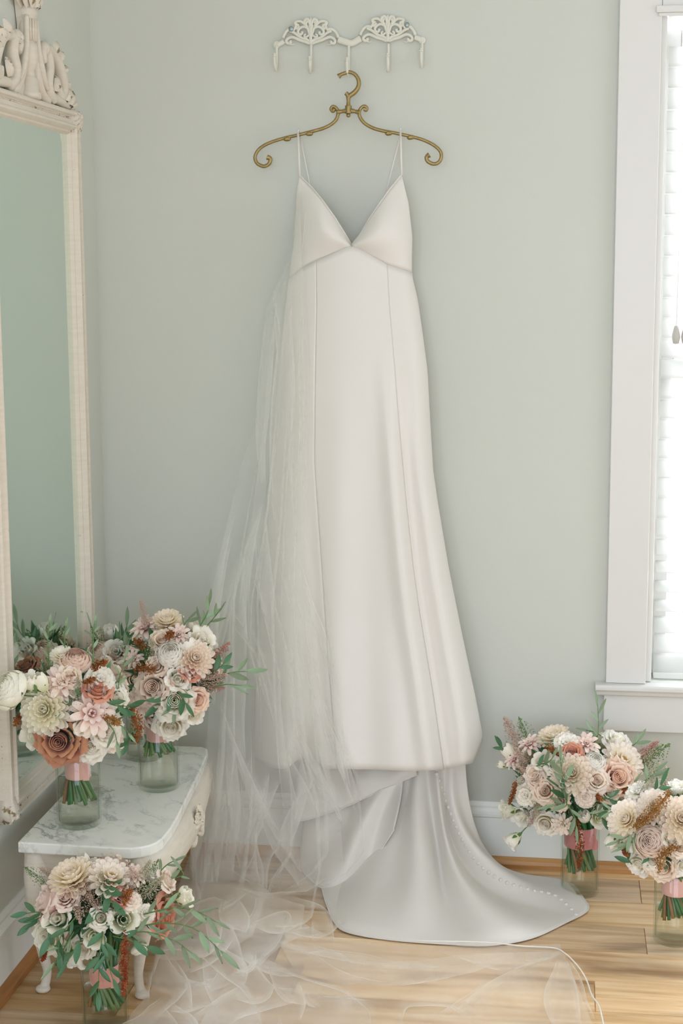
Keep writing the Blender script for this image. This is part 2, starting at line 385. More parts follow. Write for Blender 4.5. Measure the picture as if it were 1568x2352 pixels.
MGL = g.done(g.pbr(g.mix(n1.outputs[0], '#E3F1E9', '#E8F4ED'), .035, Metallic=1.0))
gy0, gy1, gz0, gz1 = MY0+.053, MY1-.053, MZ0+.053, MZ1-.053
bw = .022     # bevelled edge of the plate
part('mirror_glass', MB().box(MXB+.004, MXB+.011, gy0, gy1, gz0, gz1), MGL, mir, False)
bev = MB(); B0 = [(gy0, gz0), (gy1, gz0), (gy1, gz1), (gy0, gz1)]; B1 = [(gy0+bw, gz0+bw), (gy1-bw, gz0+bw), (gy1-bw, gz1-bw), (gy0+bw, gz1-bw)]
bev.grid([[(MXB+.0112, *p) for p in B0], [(MXB+.0128, *p) for p in B1]], True); bev.add([(MXB+.0128, *p) for p in B1], [(0, 1, 2, 3)])
part('bevelled_plate', bev, MGL, mir, False)
# bead rows along stiles and rails
bm_ = MB()
def beads(a, b, n):
    for k in range(n): bm_.octa(Vector(a).lerp(Vector(b), k/(n-1)), .0028)
for Y in (MY0+.018, MY1-.018): beads((MXB+.0235, Y, MZ0+.06), (MXB+.0235, Y, MZ1-.06), 170)
for Y in (MY0+.001, MY1-.001): beads((MXB+.012, Y, MZ0+.06), (MXB+.012, Y, MZ1-.06), 170)
for Z in (MZ0+.018, MZ1-.018): beads((MXB+.0235, MY0+.06, Z), (MXB+.0235, MY1-.06, Z), 70)
o = part('bead_moulding', bm_, CARVED, mir); o['kind'] = 'stuff'
# carved corner blocks
def leaf_lobe(mb, c, ax, L, w, h):
    """carved leaf lying on the frame, c base, ax direction in (y,z)"""
    rows = []
    for i in range(7):
        v = i/6; ww = w*math.sin(PI*(.12+.86*v))**.8; row = []
        for j in range(5):
            u = -1+j/2
            y = c[1]+ax[0]*L*v-ax[1]*ww*u; z = c[2]+ax[1]*L*v+ax[0]*ww*u
            row.append((c[0]+h*(1-u*u*.8)*math.sin(PI*(.2+.75*v))+(.003 if j == 2 else 0), y, z))
        rows.append(row)
    mb.grid(rows)
for Y, sy in ((MY0, 1), (MY1, -1)):
    for Z, sz in ((MZ0, 1), (MZ1, -1)):
        mb = MB(); mb.box(MXB, MXB+.027, min(Y-sy*.002, Y+sy*.05), max(Y-sy*.002, Y+sy*.05), min(Z-sz*.002, Z+sz*.05), max(Z-sz*.002, Z+sz*.05))
        for a in range(5):
            t = a*PI/8; leaf_lobe(mb, (MXB+.024, Y+sy*.006, Z+sz*.006), (sy*math.cos(t), sz*math.sin(t)), .044, .010, .011)
        mb.ball((MXB+.032, Y+sy*.012, Z+sz*.012), .008)
        part('corner_carving', mb, CARVED, mir)
# crest: coordinates a (along the wall from the centre) and b (above the frame)
A0 = (MY0+MY1)/2; BX = MXB+.014
def cr(pts, x=0): return [(BX+x, A0+a, MZ1+b) for a, b in pts]
def scroll(mb, pts, rad, x=0, flat=.9): mb.tube(smooth_path(cr(pts, x), 6), [interp(i/(len(pts)*6-6), rad) for i in range(len(pts)*6-5)], 10, True, flat, (1, 0, 0))
for s in (-1, 1):
    mb = MB()
    scroll(mb, [(s*.012, .20), (s*.022, .14), (s*.034, .085), (s*.055, .045), (s*.085, .016), (s*.12, .008)], [(0, .010), (.5, .014), (1, .012)])
    scroll(mb, [(s*.03, .17), (s*.036, .12), (s*.048, .085), (s*.07, .05), (s*.095, .03)], [(0, .006), (.6, .010), (1, .006)], .010)
    part('crest_bracket', mb, ANTIQUE, mir)
    mb = MB()
    scroll(mb, [(s*.085, .088), (s*.075, .106), (s*.088, .120), (s*.108, .108), (s*.118, .080), (s*.105, .050), (s*.115, .026), (s*.145, .012)], [(0, .011), (.3, .014), (.7, .016), (1, .012)], .006)
    scroll(mb, [(s*.10, .112), (s*.135, .118), (s*.175, .105), (s*.205, .080), (s*.225, .050), (s*.215, .030), (s*.195, .030), (s*.190, .045)], [(0, .013), (.5, .017), (.8, .012), (1, .010)], .004)
    scroll(mb, [(s*.12, .02), (s*.16, .018), (s*.20, .016), (s*.25, .012), (s*.30, .006)], [(0, .011), (.6, .012), (1, .006)], .002)
    part('crest_scroll', mb, ANTIQUE, mir)
    for (a, b, ang, L, w) in [(.150, .112, 62, .036, .013), (.178, .100, 40, .040, .014), (.202, .080, 22, .040, .014), (.220, .054, 2, .036, .012), (.222, .016, 42, .048, .014), (.250, .010, 55, .044, .012), (.262, .008, 18, .048, .012), (.150, .030, 70, .040, .012), (.088, .104, 95, .030, .011)]:
        t = math.radians(ang); mb = MB(); leaf_lobe(mb, (BX+.006, A0+s*a, MZ1+b), (s*math.cos(t), math.sin(t)), L, w, .014)
        part('crest_leaf', mb, CARVED, mir)
# centre torch finial
mb = MB(); mb.lathe([(.001, 0), (.034, 0), (.034, .012), (.028, .016), (.026, .040), (.018, .046), (.017, .060), (.026, .075), (.031, .092), (.027, .112), (.021, .116), (.024, .122), (.024, .165), (.030, .172), (.033, .180), (.028, .188), (.03, .192), (.001, .193)], (BX, A0, MZ1), 20, .72, 1)
part('crest_torch', mb, ANTIQUE, mir)
mb = MB()
for k in range(9):
    a = -PI/2+PI*k/8; mb.tube([(BX+.0245*.72*math.cos(a), A0+.0245*math.sin(a), MZ1+.120), (BX+.0255*.72*math.cos(a), A0+.0255*math.sin(a), MZ1+.166)], .0035, 6)
part('torch_fluting', mb, ANTIQUE, mir)
mb = MB(); rl = random.Random(3)
for row, (z0, L, spread) in enumerate([(.19, .06, .9), (.215, .065, .8), (.245, .07, .7), (.275, .075, .5), (.31, .07, .3)]):
    for k in range(7):
        a = -PI/2+PI*(k+.5*(row % 2))/6.5
        bx_, by_ = BX+.026*.8*math.cos(a), A0+.030*math.sin(a)
        t = PI/2-math.sin(a)*spread; leaf_lobe(mb, (bx_, by_, MZ1+z0), (math.cos(t), math.sin(t)), L, .015, .012*max(.3, math.cos(a)))
mb.lathe([(.001, .19), (.03, .19), (.033, .23), (.03, .29), (.016, .35), (.001, .37)], (BX, A0, MZ1), 16, .72, 1)
part('torch_leaf_flame', mb, CARVED, mir)
mb = MB()
def slab(mb, poly, x0, x1):
    n = len(poly); mb.add(cr(poly, x0)+cr(poly, x1), [(i, (i+1) % n, n+(i+1) % n, n+i) for i in range(n)]+[tuple(range(n))[::-1], tuple(range(n, 2*n))])
half = [(.07, .0), (.055, .04), (.032, .085), (.026, .15), (.036, .19), (.044, .24), (.042, .29), (.026, .33), (0, .35)]
slab(mb, half+[(-a, b) for a, b in half[:-1][::-1]], -.0135, -.001)
part('crest_backboard', mb, ANTIQUE, mir, False)

# ================================================================ marble side table
TZ = .345
tab = thing('side_table', 'low antique white side table with veined marble top below the mirror', 'table', (-.97, -.54, 0))
edge = [(-1.116, -.19), (-1.116, -.886)]
edge += [(-.90, -.893), (-.872, -.891), (-.852, -.882), (-.836, -.868), (-.826, -.850), (-.820, -.826)]
edge += [(-.818, -.76), (-.822, -.68), (-.831, -.564), (-.836, -.50), (-.840, -.441), (-.846, -.36), (-.854, -.28), (-.858, -.235), (-.866, -.205), (-.882, -.19)]
def slabz(poly, z0, z1):
    n = len(poly); mb = MB(); mb.add([(x, y, z0) for x, y in poly]+[(x, y, z1) for x, y in poly], [(i, (i+1) % n, n+(i+1) % n, n+i) for i in range(n)]+[tuple(range(n))[::-1], tuple(range(n, 2*n))]); return mb
o = part('marble_top', slabz(edge, TZ-.024, TZ), MARBLE, tab, False); bevel(o, .003)
# bombe apron: the front bulges beyond the top
def inset(k, ins, out):
    pts = []
    for x, y in edge:
        f = sm(-1.05, -.86, x); pts.append((x+(ins if x < -1.1 else 0)-f*0+out*f*ga((y+.54)/.30)+.005*f, max(-.886+ins, min(-.19-ins, y))))
    return pts
ap = MB(); rows = []
for z, ins, out in [(TZ-.0242, .010, None), (TZ-.0242, .010, .000), (TZ-.040, .010, .010), (TZ-.060, .010, .016), (TZ-.080, .012, .014), (TZ-.096, .014, .004)]:
    rows.append([(x, y, z-.018*sm(-1.0, -.86, x)*ga((y+.54)/.14)*(TZ-z)/.09) for x, y in ([(a-.06*sm(-1.05, -.86, a), b) for a, b in inset(0, ins, 0.)] if out is None else inset(0, ins, out))])
ap.grid(rows, True); n = len(edge); b = len(ap.v)-n; ap.f.append(tuple(range(b, b+n)))
part('apron', ap, TABLE, tab, True)
# carved shell on the apron front
mb = MB()
for k in range(9):
    t = math.radians(-100+25*k)
    rows = []
    L, w = .040, .0080
    for i in range(6):
        v = i/5; ww = w*math.sin(PI*(.12+.85*v))**.8
        rows.append([(-.809+.010*(1-u*u)*math.sin(PI*(.2+.7*v))-.004, -.54+math.sin(t)*L*v+math.cos(t)*ww*u, TZ-.066+math.cos(t)*L*v-math.sin(t)*ww*u) for u in (-1, -.5, 0, .5, 1)])
    mb.grid(rows)
mb.ball((-.806, -.54, TZ-.068), .009, 10, 6)
for s in (-1, 1):
    mb.tube(smooth_path([(-.815, -.54+s*.01, TZ-.098), (-.815, -.54+s*.035, TZ-.108), (-.820, -.54+s*.06, TZ-.095), (-.820, -.54+s*.072, TZ-.072), (-.818, -.54+s*.058, TZ-.062)], 5), [.004+.004*math.sin(PI*i/20) for i in range(21)], 8)
part('shell_carving', mb, CARVED, tab)
for lx, ly, dx, dy in ((-1.085, -.850, -1, -1), (-.868, -.850, 1, -1), (-1.085, -.225, -1, 1), (-.895, -.225, 1, 1)):
    path = [(0, 0, TZ-.03), (.014, .014, TZ-.08), (.020, .020, TZ-.125), (.012, .012, TZ-.185), (-.002, -.002, .09), (-.008, -.008, .045), (-.004, -.004, .015), (.002, .002, .0055)]
    rad = [.028, .030, .027, .019, .0125, .0095, .010, .012]
    if dx < 0: path = [(-p[0]*.2 if p[0] > 0 else p[0], p[1], p[2]) for p in path]
    pp = smooth_path([(lx+dx*a, ly+dy*b_, z) for a, b_, z in path], 4)
    lg = part('leg', MB().tube(pp, [interp(i/(len(pp)-1), [(k/7, r) for k, r in enumerate(rad)]) for i in range(len(pp))], 12), TABLE, tab)
    part('foot', MB().lathe([(.001, 0), (.013, 0), (.016, .004), (.015, .009), (.010, .0125), (.001, .013)], (pp[-1].x, pp[-1].y, 0.0003), 14), TABLE, lg)

# ================================================================ hook rack
rack = thing('hook_rack', 'white cast iron scroll coat rack with five hooks screwed to wall', 'coat rack', onY(800, 105, 0))
RY = -.008
def rp_(x, y, Y=RY): return onY(620+x/4.126, 30+y/4.126, Y)
def rt(mb, pts, r=5.6, Y=RY, n=6, flat=.7): mb.tube(smooth_path([rp_(x, y, Y) for x, y in pts], n), (r if not isinstance(r, list) else [interp(i/((len(pts)-1)*n), r) for i in range((len(pts)-1)*n+1)]) if isinstance(r, list) else r*1.45/4000, 8, True, flat, (0, 1, 0))
plate = MB(); k = 1/4000
def crest(cx, cy, sgn=1):
    L = []
    for s in (-1, 1):
        f = lambda pts: [(cx+s*a, cy+b) for a, b in pts]
        rt(plate, f([(0, -62), (-14, -70), (-4, -30), (0, 0)]), 9)
        rt(plate, f([(4, -60), (14, -110), (30, -132), (50, -128), (62, -105), (50, -75), (38, -60), (46, -85), (38, -105), (28, -98)]), 11)
        rt(plate, f([(38, -62), (70, -95), (100, -112), (135, -110), (150, -95), (130, -80), (112, -72)]), 10)
        rt(plate, f([(150, -95), (140, -70), (150, -45), (165, -25)]), 10)
        rt(plate, f([(112, -72), (122, -50), (140, -40)]), 9)
        rt(plate, f([(0, 40), (18, -10), (32, -45), (70, -60), (110, -40), (122, -8), (105, 14), (84, 4), (82, -16)]), 10)
        rt(plate, f([(6, 85), (40, 58), (85, 46), (120, 25), (160, -5), (200, -20)]), 10)
        rt(plate, f([(10, 100), (60, 80), (110, 65), (150, 45), (185, 38), (220, 55), (232, 80), (215, 98), (192, 90), (196, 72)]), 11)
        rt(plate, f([(150, -30), (190, -40), (225, -22), (250, 15), (262, 45)]), 11)
        rt(plate, f([(215, 98), (180, 108), (150, 105)]), [(0, 10*k), (1, 3*k)])
        rt(plate, f([(16, 20), (50, 40), (60, 20), (44, 8)]), 8)
    rt(plate, [(cx, cy-150), (cx, cy-110), (cx, cy-40), (cx, cy+110)], [(0, 3*k), (.15, 10*k), (.4, 12*k), (.7, 16*k), (1, 20*k)])
crest(385, 190); crest(1115, 165)
rt(plate, [(645, 250), (680, 262), (720, 275), (750, 285), (790, 280), (830, 255), (860, 240)], 24, flat=.5)
for a in ((690, 268), (800, 275)): rt(plate, [(a[0]-16, a[1]+8), (a[0], a[1]-18), (a[0]+18, a[1]-6), (a[0]+8, a[1]+14)], 12)
rt(plate, [(130, 265), (105, 285), (70, 300)], 18); rt(plate, [(1370, 230), (1400, 240), (1430, 258)], 18)
for c in ((62, 300), (1440, 258)): plate.ball(rp_(*c), 36*k, 14, 8, 1, 1, .35)
part('scroll_plate', plate, IRON, rack)
for (x, y0, y1, tx, ty) in ((62, 310, 540, 40, 400), (388, 300, 560, 374, 430), (745, 290, 590, 727, 440), (1122, 290, 550, 1114, 400), (1440, 270, 510, 1430, 350)):
    a = rp_(x, y0); b = rp_(x, y1-60); tip = rp_(tx, ty, -.050); lo = rp_(x-6, y1, -.030)
    mb = MB(); pth = smooth_path([a, a.lerp(b, .5)+Vector((0, -.001, 0)), b+Vector((0, -.003, 0)), Vector((b.x, -.020, lo.z+.004)), Vector((lo.x, -.035, lo.z)), Vector((tip.x, -.048, lo.z+.012)), tip], 6)
    hk = part('hook', mb.tube(pth, [interp(i/(len(pth)-1), [(0, .0036), (.5, .0034), (1, .0034)]) for i in range(len(pth))], 10, True), IRON, rack)
    part('hook_tip', MB().lathe([(.0005, .006), (.003, .005), (.0045, .0025), (.0035, 0), (.0058, -.001), (.0058, -.003), (.0036, -.004)], tip, 12), IRON, hk)
for x, y in ((200, 150), (1297, 112)):
    c = rp_(x, y, -.010); s_ = part('screw', MB().ball(c, .0068, 14, 8, 1, 1, .45), SCREW, rack)
    part('washer', MB().tube([c+Vector((0, .0015, 0)), c+Vector((0, .006, 0))], .0085, 16), IRON, rack)

# ================================================================ hanger
HY = -.042
hang = thing('clothes_hanger', 'ornate aged brass clothes hanger with curled ends', 'hanger', onY(800, 255, HY))
def hp(x, y, Y=HY): return onY(560+x/3.136, 20+y/3.136, Y)
def ht(pts, rad, n=6):
    p = smooth_path([hp(*q) for q in pts], n); return MB().tube(p, [interp(i/(len(p)-1), rad) for i in range(len(p))], 10)
u_ = .0034
larm = part('arm', ht([(652, 722), (640, 738), (626, 722), (640, 704), (664, 716), (678, 750), (664, 798), (625, 835), (570, 862), (500, 882), (440, 897), (390, 910), (300, 930), (200, 960), (130, 995), (92, 1035), (80, 1080), (100, 1118), (145, 1135), (182, 1115), (190, 1080), (168, 1070)], [(0, 1.5*u_), (.1, 1.1*u_), (.25, 1.25*u_), (.6, 1.15*u_), (.85, 1.3*u_), (.96, 1.5*u_), (1, 2.*u_)]), BRASS, hang)
rarm = part('arm', ht([(868, 722), (880, 730), (884, 712), (866, 702), (845, 714), (830, 742), (836, 782), (870, 826), (930, 860), (1000, 880), (1060, 890), (1120, 902), (1200, 920), (1290, 945), (1370, 985), (1415, 1030), (1420, 1075), (1400, 1108), (1365, 1118), (1325, 1100), (1315, 1070), (1336, 1052)], [(0, 1.5*u_), (.1, 1.1*u_), (.25, 1.25*u_), (.6, 1.15*u_), (.85, 1.3*u_), (.96, 1.5*u_), (1, 2.*u_)]), BRASS, hang)
for arm, L in ((larm, ((310, 934), (470, 895))), (rarm, ((1040, 892), (1198, 922)))):
    for x, y in L:
        sg = -1 if arm is larm else 1
        part('collar', ht([(x-24, y-sg*4+6), (x-8, y+5), (x+10, y+4), (x+26, y+sg*4+4)], [(0, .8*u_), (.3, 1.8*u_), (.8, 1.6*u_), (1, .9*u_)], 3), BRASS, arm)
hk = part('hook', ht([(680, 488), (700, 474), (728, 464), (760, 456), (800, 474), (826, 518), (822, 566), (796, 602), (768, 622), (752, 640)], [(0, 2.*u_), (.1, 1.3*u_), (.4, 1.3*u_), (.8, 1.7*u_), (1, 1.5*u_)]), BRASS, hang)
part('hook_spur', ht([(734, 608), (744, 618), (754, 636)], [(0, 1.6*u_), (1, 1.5*u_)], 4), BRASS, hk)
part('neck', ht([(752, 630), (752, 660), (752, 690), (752, 706)], [(0, 1.9*u_), (.4, 1.2*u_), (.8, 1.7*u_), (1, 2.2*u_)]), BRASS, hang)
part('hub', ht([(752, 698), (752, 704), (752, 750), (752, 756)], [(0, 1.8*u_), (.15, 2.35*u_), (.85, 2.35*u_), (1, 1.8*u_)], 3), BRASS, hang)
part('nub', MB().ball(hp(752, 768), .0052, 12, 8), BRASS, hang)
for pts in ([(735, 735), (705, 740), (672, 745)], [(770, 735), (800, 740), (834, 748)]): part('crossbar', ht(pts, [(0, 1.9*u_), (.5, 1.3*u_), (1, 2.*u_)]), BRASS, hang)
# ================================================================ wedding dress
dress = thing('wedding_dress', 'ivory satin wedding dress with deep V neck hanging from brass hanger', 'dress', (-.46, -.10, .33))
def solid(o, t=.0018):
    m = o.modifiers.new('thickness', 'SOLIDIFY'); m.thickness = t; m.offset = -1; return o
EL = [(403, 688), (440, 681), (480, 679), (560, 674), (640, 664), (700, 658), (850, 642), (1000, 630), (1150, 617), (1300, 604), (1450, 595), (1600, 589), (1700, 586), (1770, 588)]
ER = [(401, 922), (430, 928), (465, 937), (510, 942), (545, 946), (590, 945), (635, 945), (660, 951), (690, 958), (760, 968), (850, 980), (1000, 988), (1080, 993), (1150, 1003), (1300, 1028), (1450, 1058), (1600, 1090), (1690, 1107), (1770, 1100)]
S1 = [(600, 726), (700, 727), (850, 724), (1060, 722), (1150, 728), (1290, 738), (1500, 752), (1700, 768), (1775, 774)]
S2 = [(600, 888), (700, 893), (850, 906), (1000, 918), (1150, 932), (1300, 948), (1400, 962), (1600, 995), (1775, 1020)]
SEAM = [(664, 640), (690, 618), (726, 599), (760, 584), (794, 568), (807, 566), (824, 571), (855, 588), (888, 607), (915, 616), (945, 626)]
HEM = [(584, 1742), (600, 1755), (630, 1764), (655, 1766), (668, 1758), (680, 1746), (700, 1741), (728, 1745), (745, 1766), (850, 1767), (950, 1771), (1020, 1767), (1085, 1752), (1098, 1722), (1107, 1692)]
def body_depth(px, py):
    L, R = interp(py, EL), interp(py, ER); n = max(-1, min(1, 2*(px-L)/(R-L)-1)); q = max(0, (py-600)/1160)
    yb = -.048-.035*q; B = interp(q, [(0, .062), (.12, .070), (.35, .085), (.7, .115), (1, .17)])
    Y = yb-B*(1-abs(n)**2.3)**.55
    s1, s2 = interp(py, S1), interp(py, S2); g = sm(.06, .5, q)
    A = .010+.018*q
    Y += g*(-A*ga((px-(s2-20-10*q))/(15+12*q))+A*.8*ga((px-(s2+8))/(11+7*q)))           # ridge beside the right seam
    Y += g*(-A*.6*ga((px-(s2+.62*(R-s2)))/(16+8*q))+.004*ga((px-(s2+.35*(R-s2)))/10))    # ridge on the right panel
    Y += g*(-.006*q*math.cos((px-800)/(30+22*q)*2.1+1.2))                                  # slow waves on the front
    Y += sm(.3, 1, q)*(-.016*ga((px-(L+.45*(s1-L)))/(26+10*q))+.012*ga((px-s1+16)/14))
    Y += sm(.90, 1, q)*(.055*ga((px-702)/24)-.018*ga((px-640)/26))                         # fold that opens at the hem
    return Y
def skirt_panel(name, fa, fb, n, label=None, sp=lambda c: c):
    rows = []; M = 78
    for i in range(M+1):
        t = i/M; row = []
        for j in range(n+1):
            c = sp(j/n)
            px = 800
            for _ in range(3):      # column position depends on the height of the row at that column
                py = lerp(interp(px, SEAM), interp(px, HEM), t); px = lerp(fa(py), fb(py), c)
            row.append(onY(px, py, body_depth(px, py)))
        rows.append(row)
    o = part(name, MB().grid(rows), SATIN, dress, True, label); solid(o); return o
fL = lambda y: interp(y, EL); fR = lambda y: interp(y, ER); f1 = lambda y: interp(y, S1); f2 = lambda y: interp(y, S2)
skirt_panel('side_panel', fL, f1, 30, sp=lambda c: c**1.7)
skirt_panel('front_panel', f1, f2, 54)
skirt_panel('side_panel', f2, fR, 34, sp=lambda c: 1-(1-c)**1.7)
# stitched seams
for S in (S1, S2):
    pts = []
    for k in range(60):
        py = 604+k*(1764-604)/59; px = interp(py, S); pts.append(onY(px, py, body_depth(px, py)+.0004))
    part('seam', MB().tube(pts, .0006, 6), SATIN, dress)
# cups
def cup(name, side, seamx, neck):
    N_, M = 26, 18; rows = []
    for j in range(M+1):
        v = j/M; row = []
        for i in range(N_+1):
            u = (i/N_)**1.7
            sx = lerp(seamx[0], seamx[1], u); s = (sx, interp(sx, SEAM)); k = u*(len(neck)-1); a = min(int(k), len(neck)-2)
            nk = (lerp(neck[a][0], neck[a+1][0], k-a), lerp(neck[a][1], neck[a+1][1], k-a))
            px, py = lerp(s[0], nk[0], v), lerp(s[1], nk[1], v)
            s0 = (seamx[0], interp(seamx[0], SEAM)); py0 = lerp(s0[1], neck[0][1], v)
            px += (side(py0)-lerp(s0[0], neck[0][0], v))*(1-u)**2
            bulge = math.sin(PI*v**1.25)*math.sin(PI*min(1, u*.86+.10))
            Y0 = body_depth(s[0], s[1])
            Y = lerp(Y0, -.064-.034*sm(0, .5, u)*(1-sm(.8, 1., u)*.2), v**1.4)-.030*bulge
            row.append(onY(px, py, Y))
        rows.append(row)
    o = part(name, MB().grid(rows), SATIN, dress); solid(o, .0012)
    return rows
NL = [(688, 403), (714, 428), (740, 459), (768, 498), (790, 533), (807, 562)]
NR = [(922, 401), (895, 434), (868, 472), (845, 507), (825, 541), (807, 562)]
rowsL = cup('bodice_cup', fL, (664, 807), NL); rowsR = cup('bodice_cup', fR, (945, 807), NR)
for rws in (rowsL, rowsR):
    part('neckline_piping', MB().tube([p+Vector((0, -.0006, 0)) for p in rws[-1]], .0017, 6), SATIN, dress)
    part('underbust_seam', MB().tube([p+Vector((0, .0004, 0)) for p in rws[0]], .0008, 6), SATIN, dress)
    part('bust_dart', MB().tube([r[9]+Vector((0, .0004, 0)) for r in rws[:14]], .0011, 6), SATIN, dress)
# straps
pkL, pkR = rowsL[-1][0], rowsR[-1][0]
def strap(a, b, r=.0016): part('strap', MB().tube([a, a.lerp(b, .5), b], r, 8, True, .5, (0, 1, 0)), SATIN, dress)
for pk, top, back, mid in ((pkL, (685, 306), (726, 500), (714, 430)), (pkR, (920, 302), (876, 480), (893, 415))):
    T = onY(*top, HY); strap(T+Vector((0, -.0065, .002)), pk+Vector((0, -.001, -.002)), .0026)
    part('strap_loop', MB().tube([T+Vector((0, -.0065, .002)), T+Vector((0, -.004, .0065)), T+Vector((0, .004, .0065)), T+Vector((.001, .0065, .002))], .0022, 8), SATIN, dress)
    strap(T+Vector((.001, .0065, .002)), onY(*back, -.022), .0017)
# back of the dress: low neckline down to the hem
rows = []
for i in range(41):
    t = i/40; py = lerp(612, 1722, t); L, R = fL(py), fR(py); row = []
    for j in range(31):
        c = j/30; px = lerp(L+3, R-3, c); n = 2*c-1
        row.append(onY(px, py-26*t*0, -.044-.030*((py-600)/1160)*abs(n)**3+.016*(1-n*n)+.006*math.cos(c*22+t*2)*t-.028*t*0))
    rows.append(row)
solid(part('back_panel', MB().grid(rows), SATIN, dress))
# ---- train
def coons(top, bot, ns, nt, prof):
    rows = []
    for j in range(nt+1):
        t = j/nt; row = []
        for i in range(ns+1):
            s = i/ns; row.append(prof(s, t, top(s), bot(s)))
        rows.append(row)
    return rows
def along(pts):
    d = [0]
    for a, b in zip(pts, pts[1:]): d.append(d[-1]+(b-a).length)
    def f(s):
        x = s*d[-1]
        for k in range(len(d)-1):
            if x <= d[k+1] or k == len(d)-2: t = (x-d[k])/(d[k+1]-d[k]); return pts[k].lerp(pts[k+1], t)
    return f
floor_edge = smooth_path([onZ(*p, .004) for p in [(738, 2037), (748, 2075), (768, 2120), (800, 2143), (900, 2160), (1050, 2171), (1130, 2172), (1220, 2156), (1295, 2122), (1350, 2091), (1338, 2062), (1316, 2033), (1286, 2023)]], 6)
top_edge = smooth_path([onY(900, 1752, -.10), onY(960, 1744, -.10), onY(1010, 1742, -.11), onY(1068, 1738, -.10)], 6)
tf, bf = along(top_edge), along(floor_edge)
def tprof(s, t, a, b):
    side = 1-abs(2*s-1)                         # 0 at the edges, 1 in the middle
    h = t**(1.75+.6*s); z = (1-t)**(1.55+.75*s)
    x = lerp(a.x, b.x, h); y = lerp(a.y, b.y, lerp(h, t**1.3, .25)); zz = lerp(b.z, a.z, z)
    w = math.sin(PI*t)**.8
    rd = .034*ga((s-.60)/.06)+.024*ga((s-.38)/.07)+.016*ga((s-.84)/.05)-.016*ga((s-.49)/.045)-.020*ga((s-.72)/.05)
    zz += w*rd*1.2+.010*sm(.55, .95, t)*(1-sm(.95, 1, t))*(1+math.sin(s*19+t*3))*.5
    y -= w*rd*1.0
    x += .012*w*math.sin(s*13+t*4)
    return Vector((x, y, max(zz, .003)))
rows = coons(tf, bf, 84, 70, tprof)
tr_mb = MB().grid(rows); TRAIN = part('train', tr_mb, SATIN, dress); solid(TRAIN, .002)
part('train_hem', MB().tube([p+Vector((0, 0, .001)) for p in rows[-1]], .0018, 6), SATIN, dress)
# turned-back edge on the left of the train, and the lining behind it
lt = along(smooth_path([onY(690, 1738, -.09), onY(760, 1742, -.10), onY(850, 1745, -.11), onY(955, 1748, -.12)], 5))
lb = along(smooth_path([onY(672, 1888, -.15), onY(720, 1878, -.15), onY(800, 1850, -.145), onY(880, 1812, -.135), onY(958, 1779, -.125)], 5))
rows = coons(lt, lb, 40, 16, lambda s, t, a, b: a.lerp(b, t)+Vector((0, -.010*math.sin(PI*t)*(.4+math.sin(s*9)**2), 0)))
solid(part('skirt_lining', MB().grid(rows), SATIN, dress), .0016)
part('lining_hem', MB().tube([p+Vector((0, -.0012, 0)) for p in rows[-1]], .0018, 6), SATIN, dress)
lt = along(smooth_path([onY(700, 1860, -.10), onY(780, 1835, -.11), onY(850, 1805, -.115), onY(925, 1762, -.118)], 5))
lb = along(smooth_path([onZ(690, 1995, .012), onZ(738, 2040, .006), onZ(790, 2030, .02), onZ(846, 1992, .05), onY(905, 1905, -.20)], 5))
def uprof(s, t, a, b):
    p = a.lerp(b, t); w = math.sin(PI*t)
    return p+Vector((.01*w*math.sin(s*7), -.020*w*math.sin(PI*s)-.018*w*math.sin(s*11+t*2.5), .012*w*math.sin(s*8+1)))
rows = coons(lt, lb, 44, 30, uprof)
solid(part('train_fold', MB().grid(rows), SATIN, dress), .0016)
part('train_fold_hem', MB().tube([p+Vector((0, -.001, .001)) for p in rows[-1]], .0018, 6), SATIN, dress)
# covered buttons down the train
bvh = BVHTree.FromPolygons([Vector(v) for v in tr_mb.v], tr_mb.f)
bpath = smooth_path([Vector((x, y, 0)) for x, y in [(1003, 1777), (1018, 1822), (1034, 1864), (1052, 1908), (1078, 1955), (1104, 1988), (1140, 2016), (1180, 2034), (1225, 2046), (1270, 2056), (1300, 2078), (1322, 2102)]], 8)
bd = along(bpath); Bm = MB().ball((0, 0, 0), .0052, 12, 8, .6).mesh('button', SATIN)
lp = []
for k in range(31):
    p = bd(k/30); hit = bvh.ray_cast(Vector(CAM), Vector(ray(p.x, p.y)).normalized())
    if hit[0] is None: continue
    nrm = hit[1] if hit[1].dot(Vector(ray(p.x, p.y))) < 0 else -hit[1]
    o = link(bpy.data.objects.new('button', Bm), dress)
    o.matrix_basis = Matrix.Translation(hit[0]+nrm*.0022-org(dress)) @ nrm.to_track_quat('Z', 'Y').to_matrix().to_4x4()
    lp.append(hit[0]+nrm*.001)
if len(lp) > 3: part('button_loop_cord', MB().tube(smooth_path(lp, 3), .0012, 6), SATIN, dress)

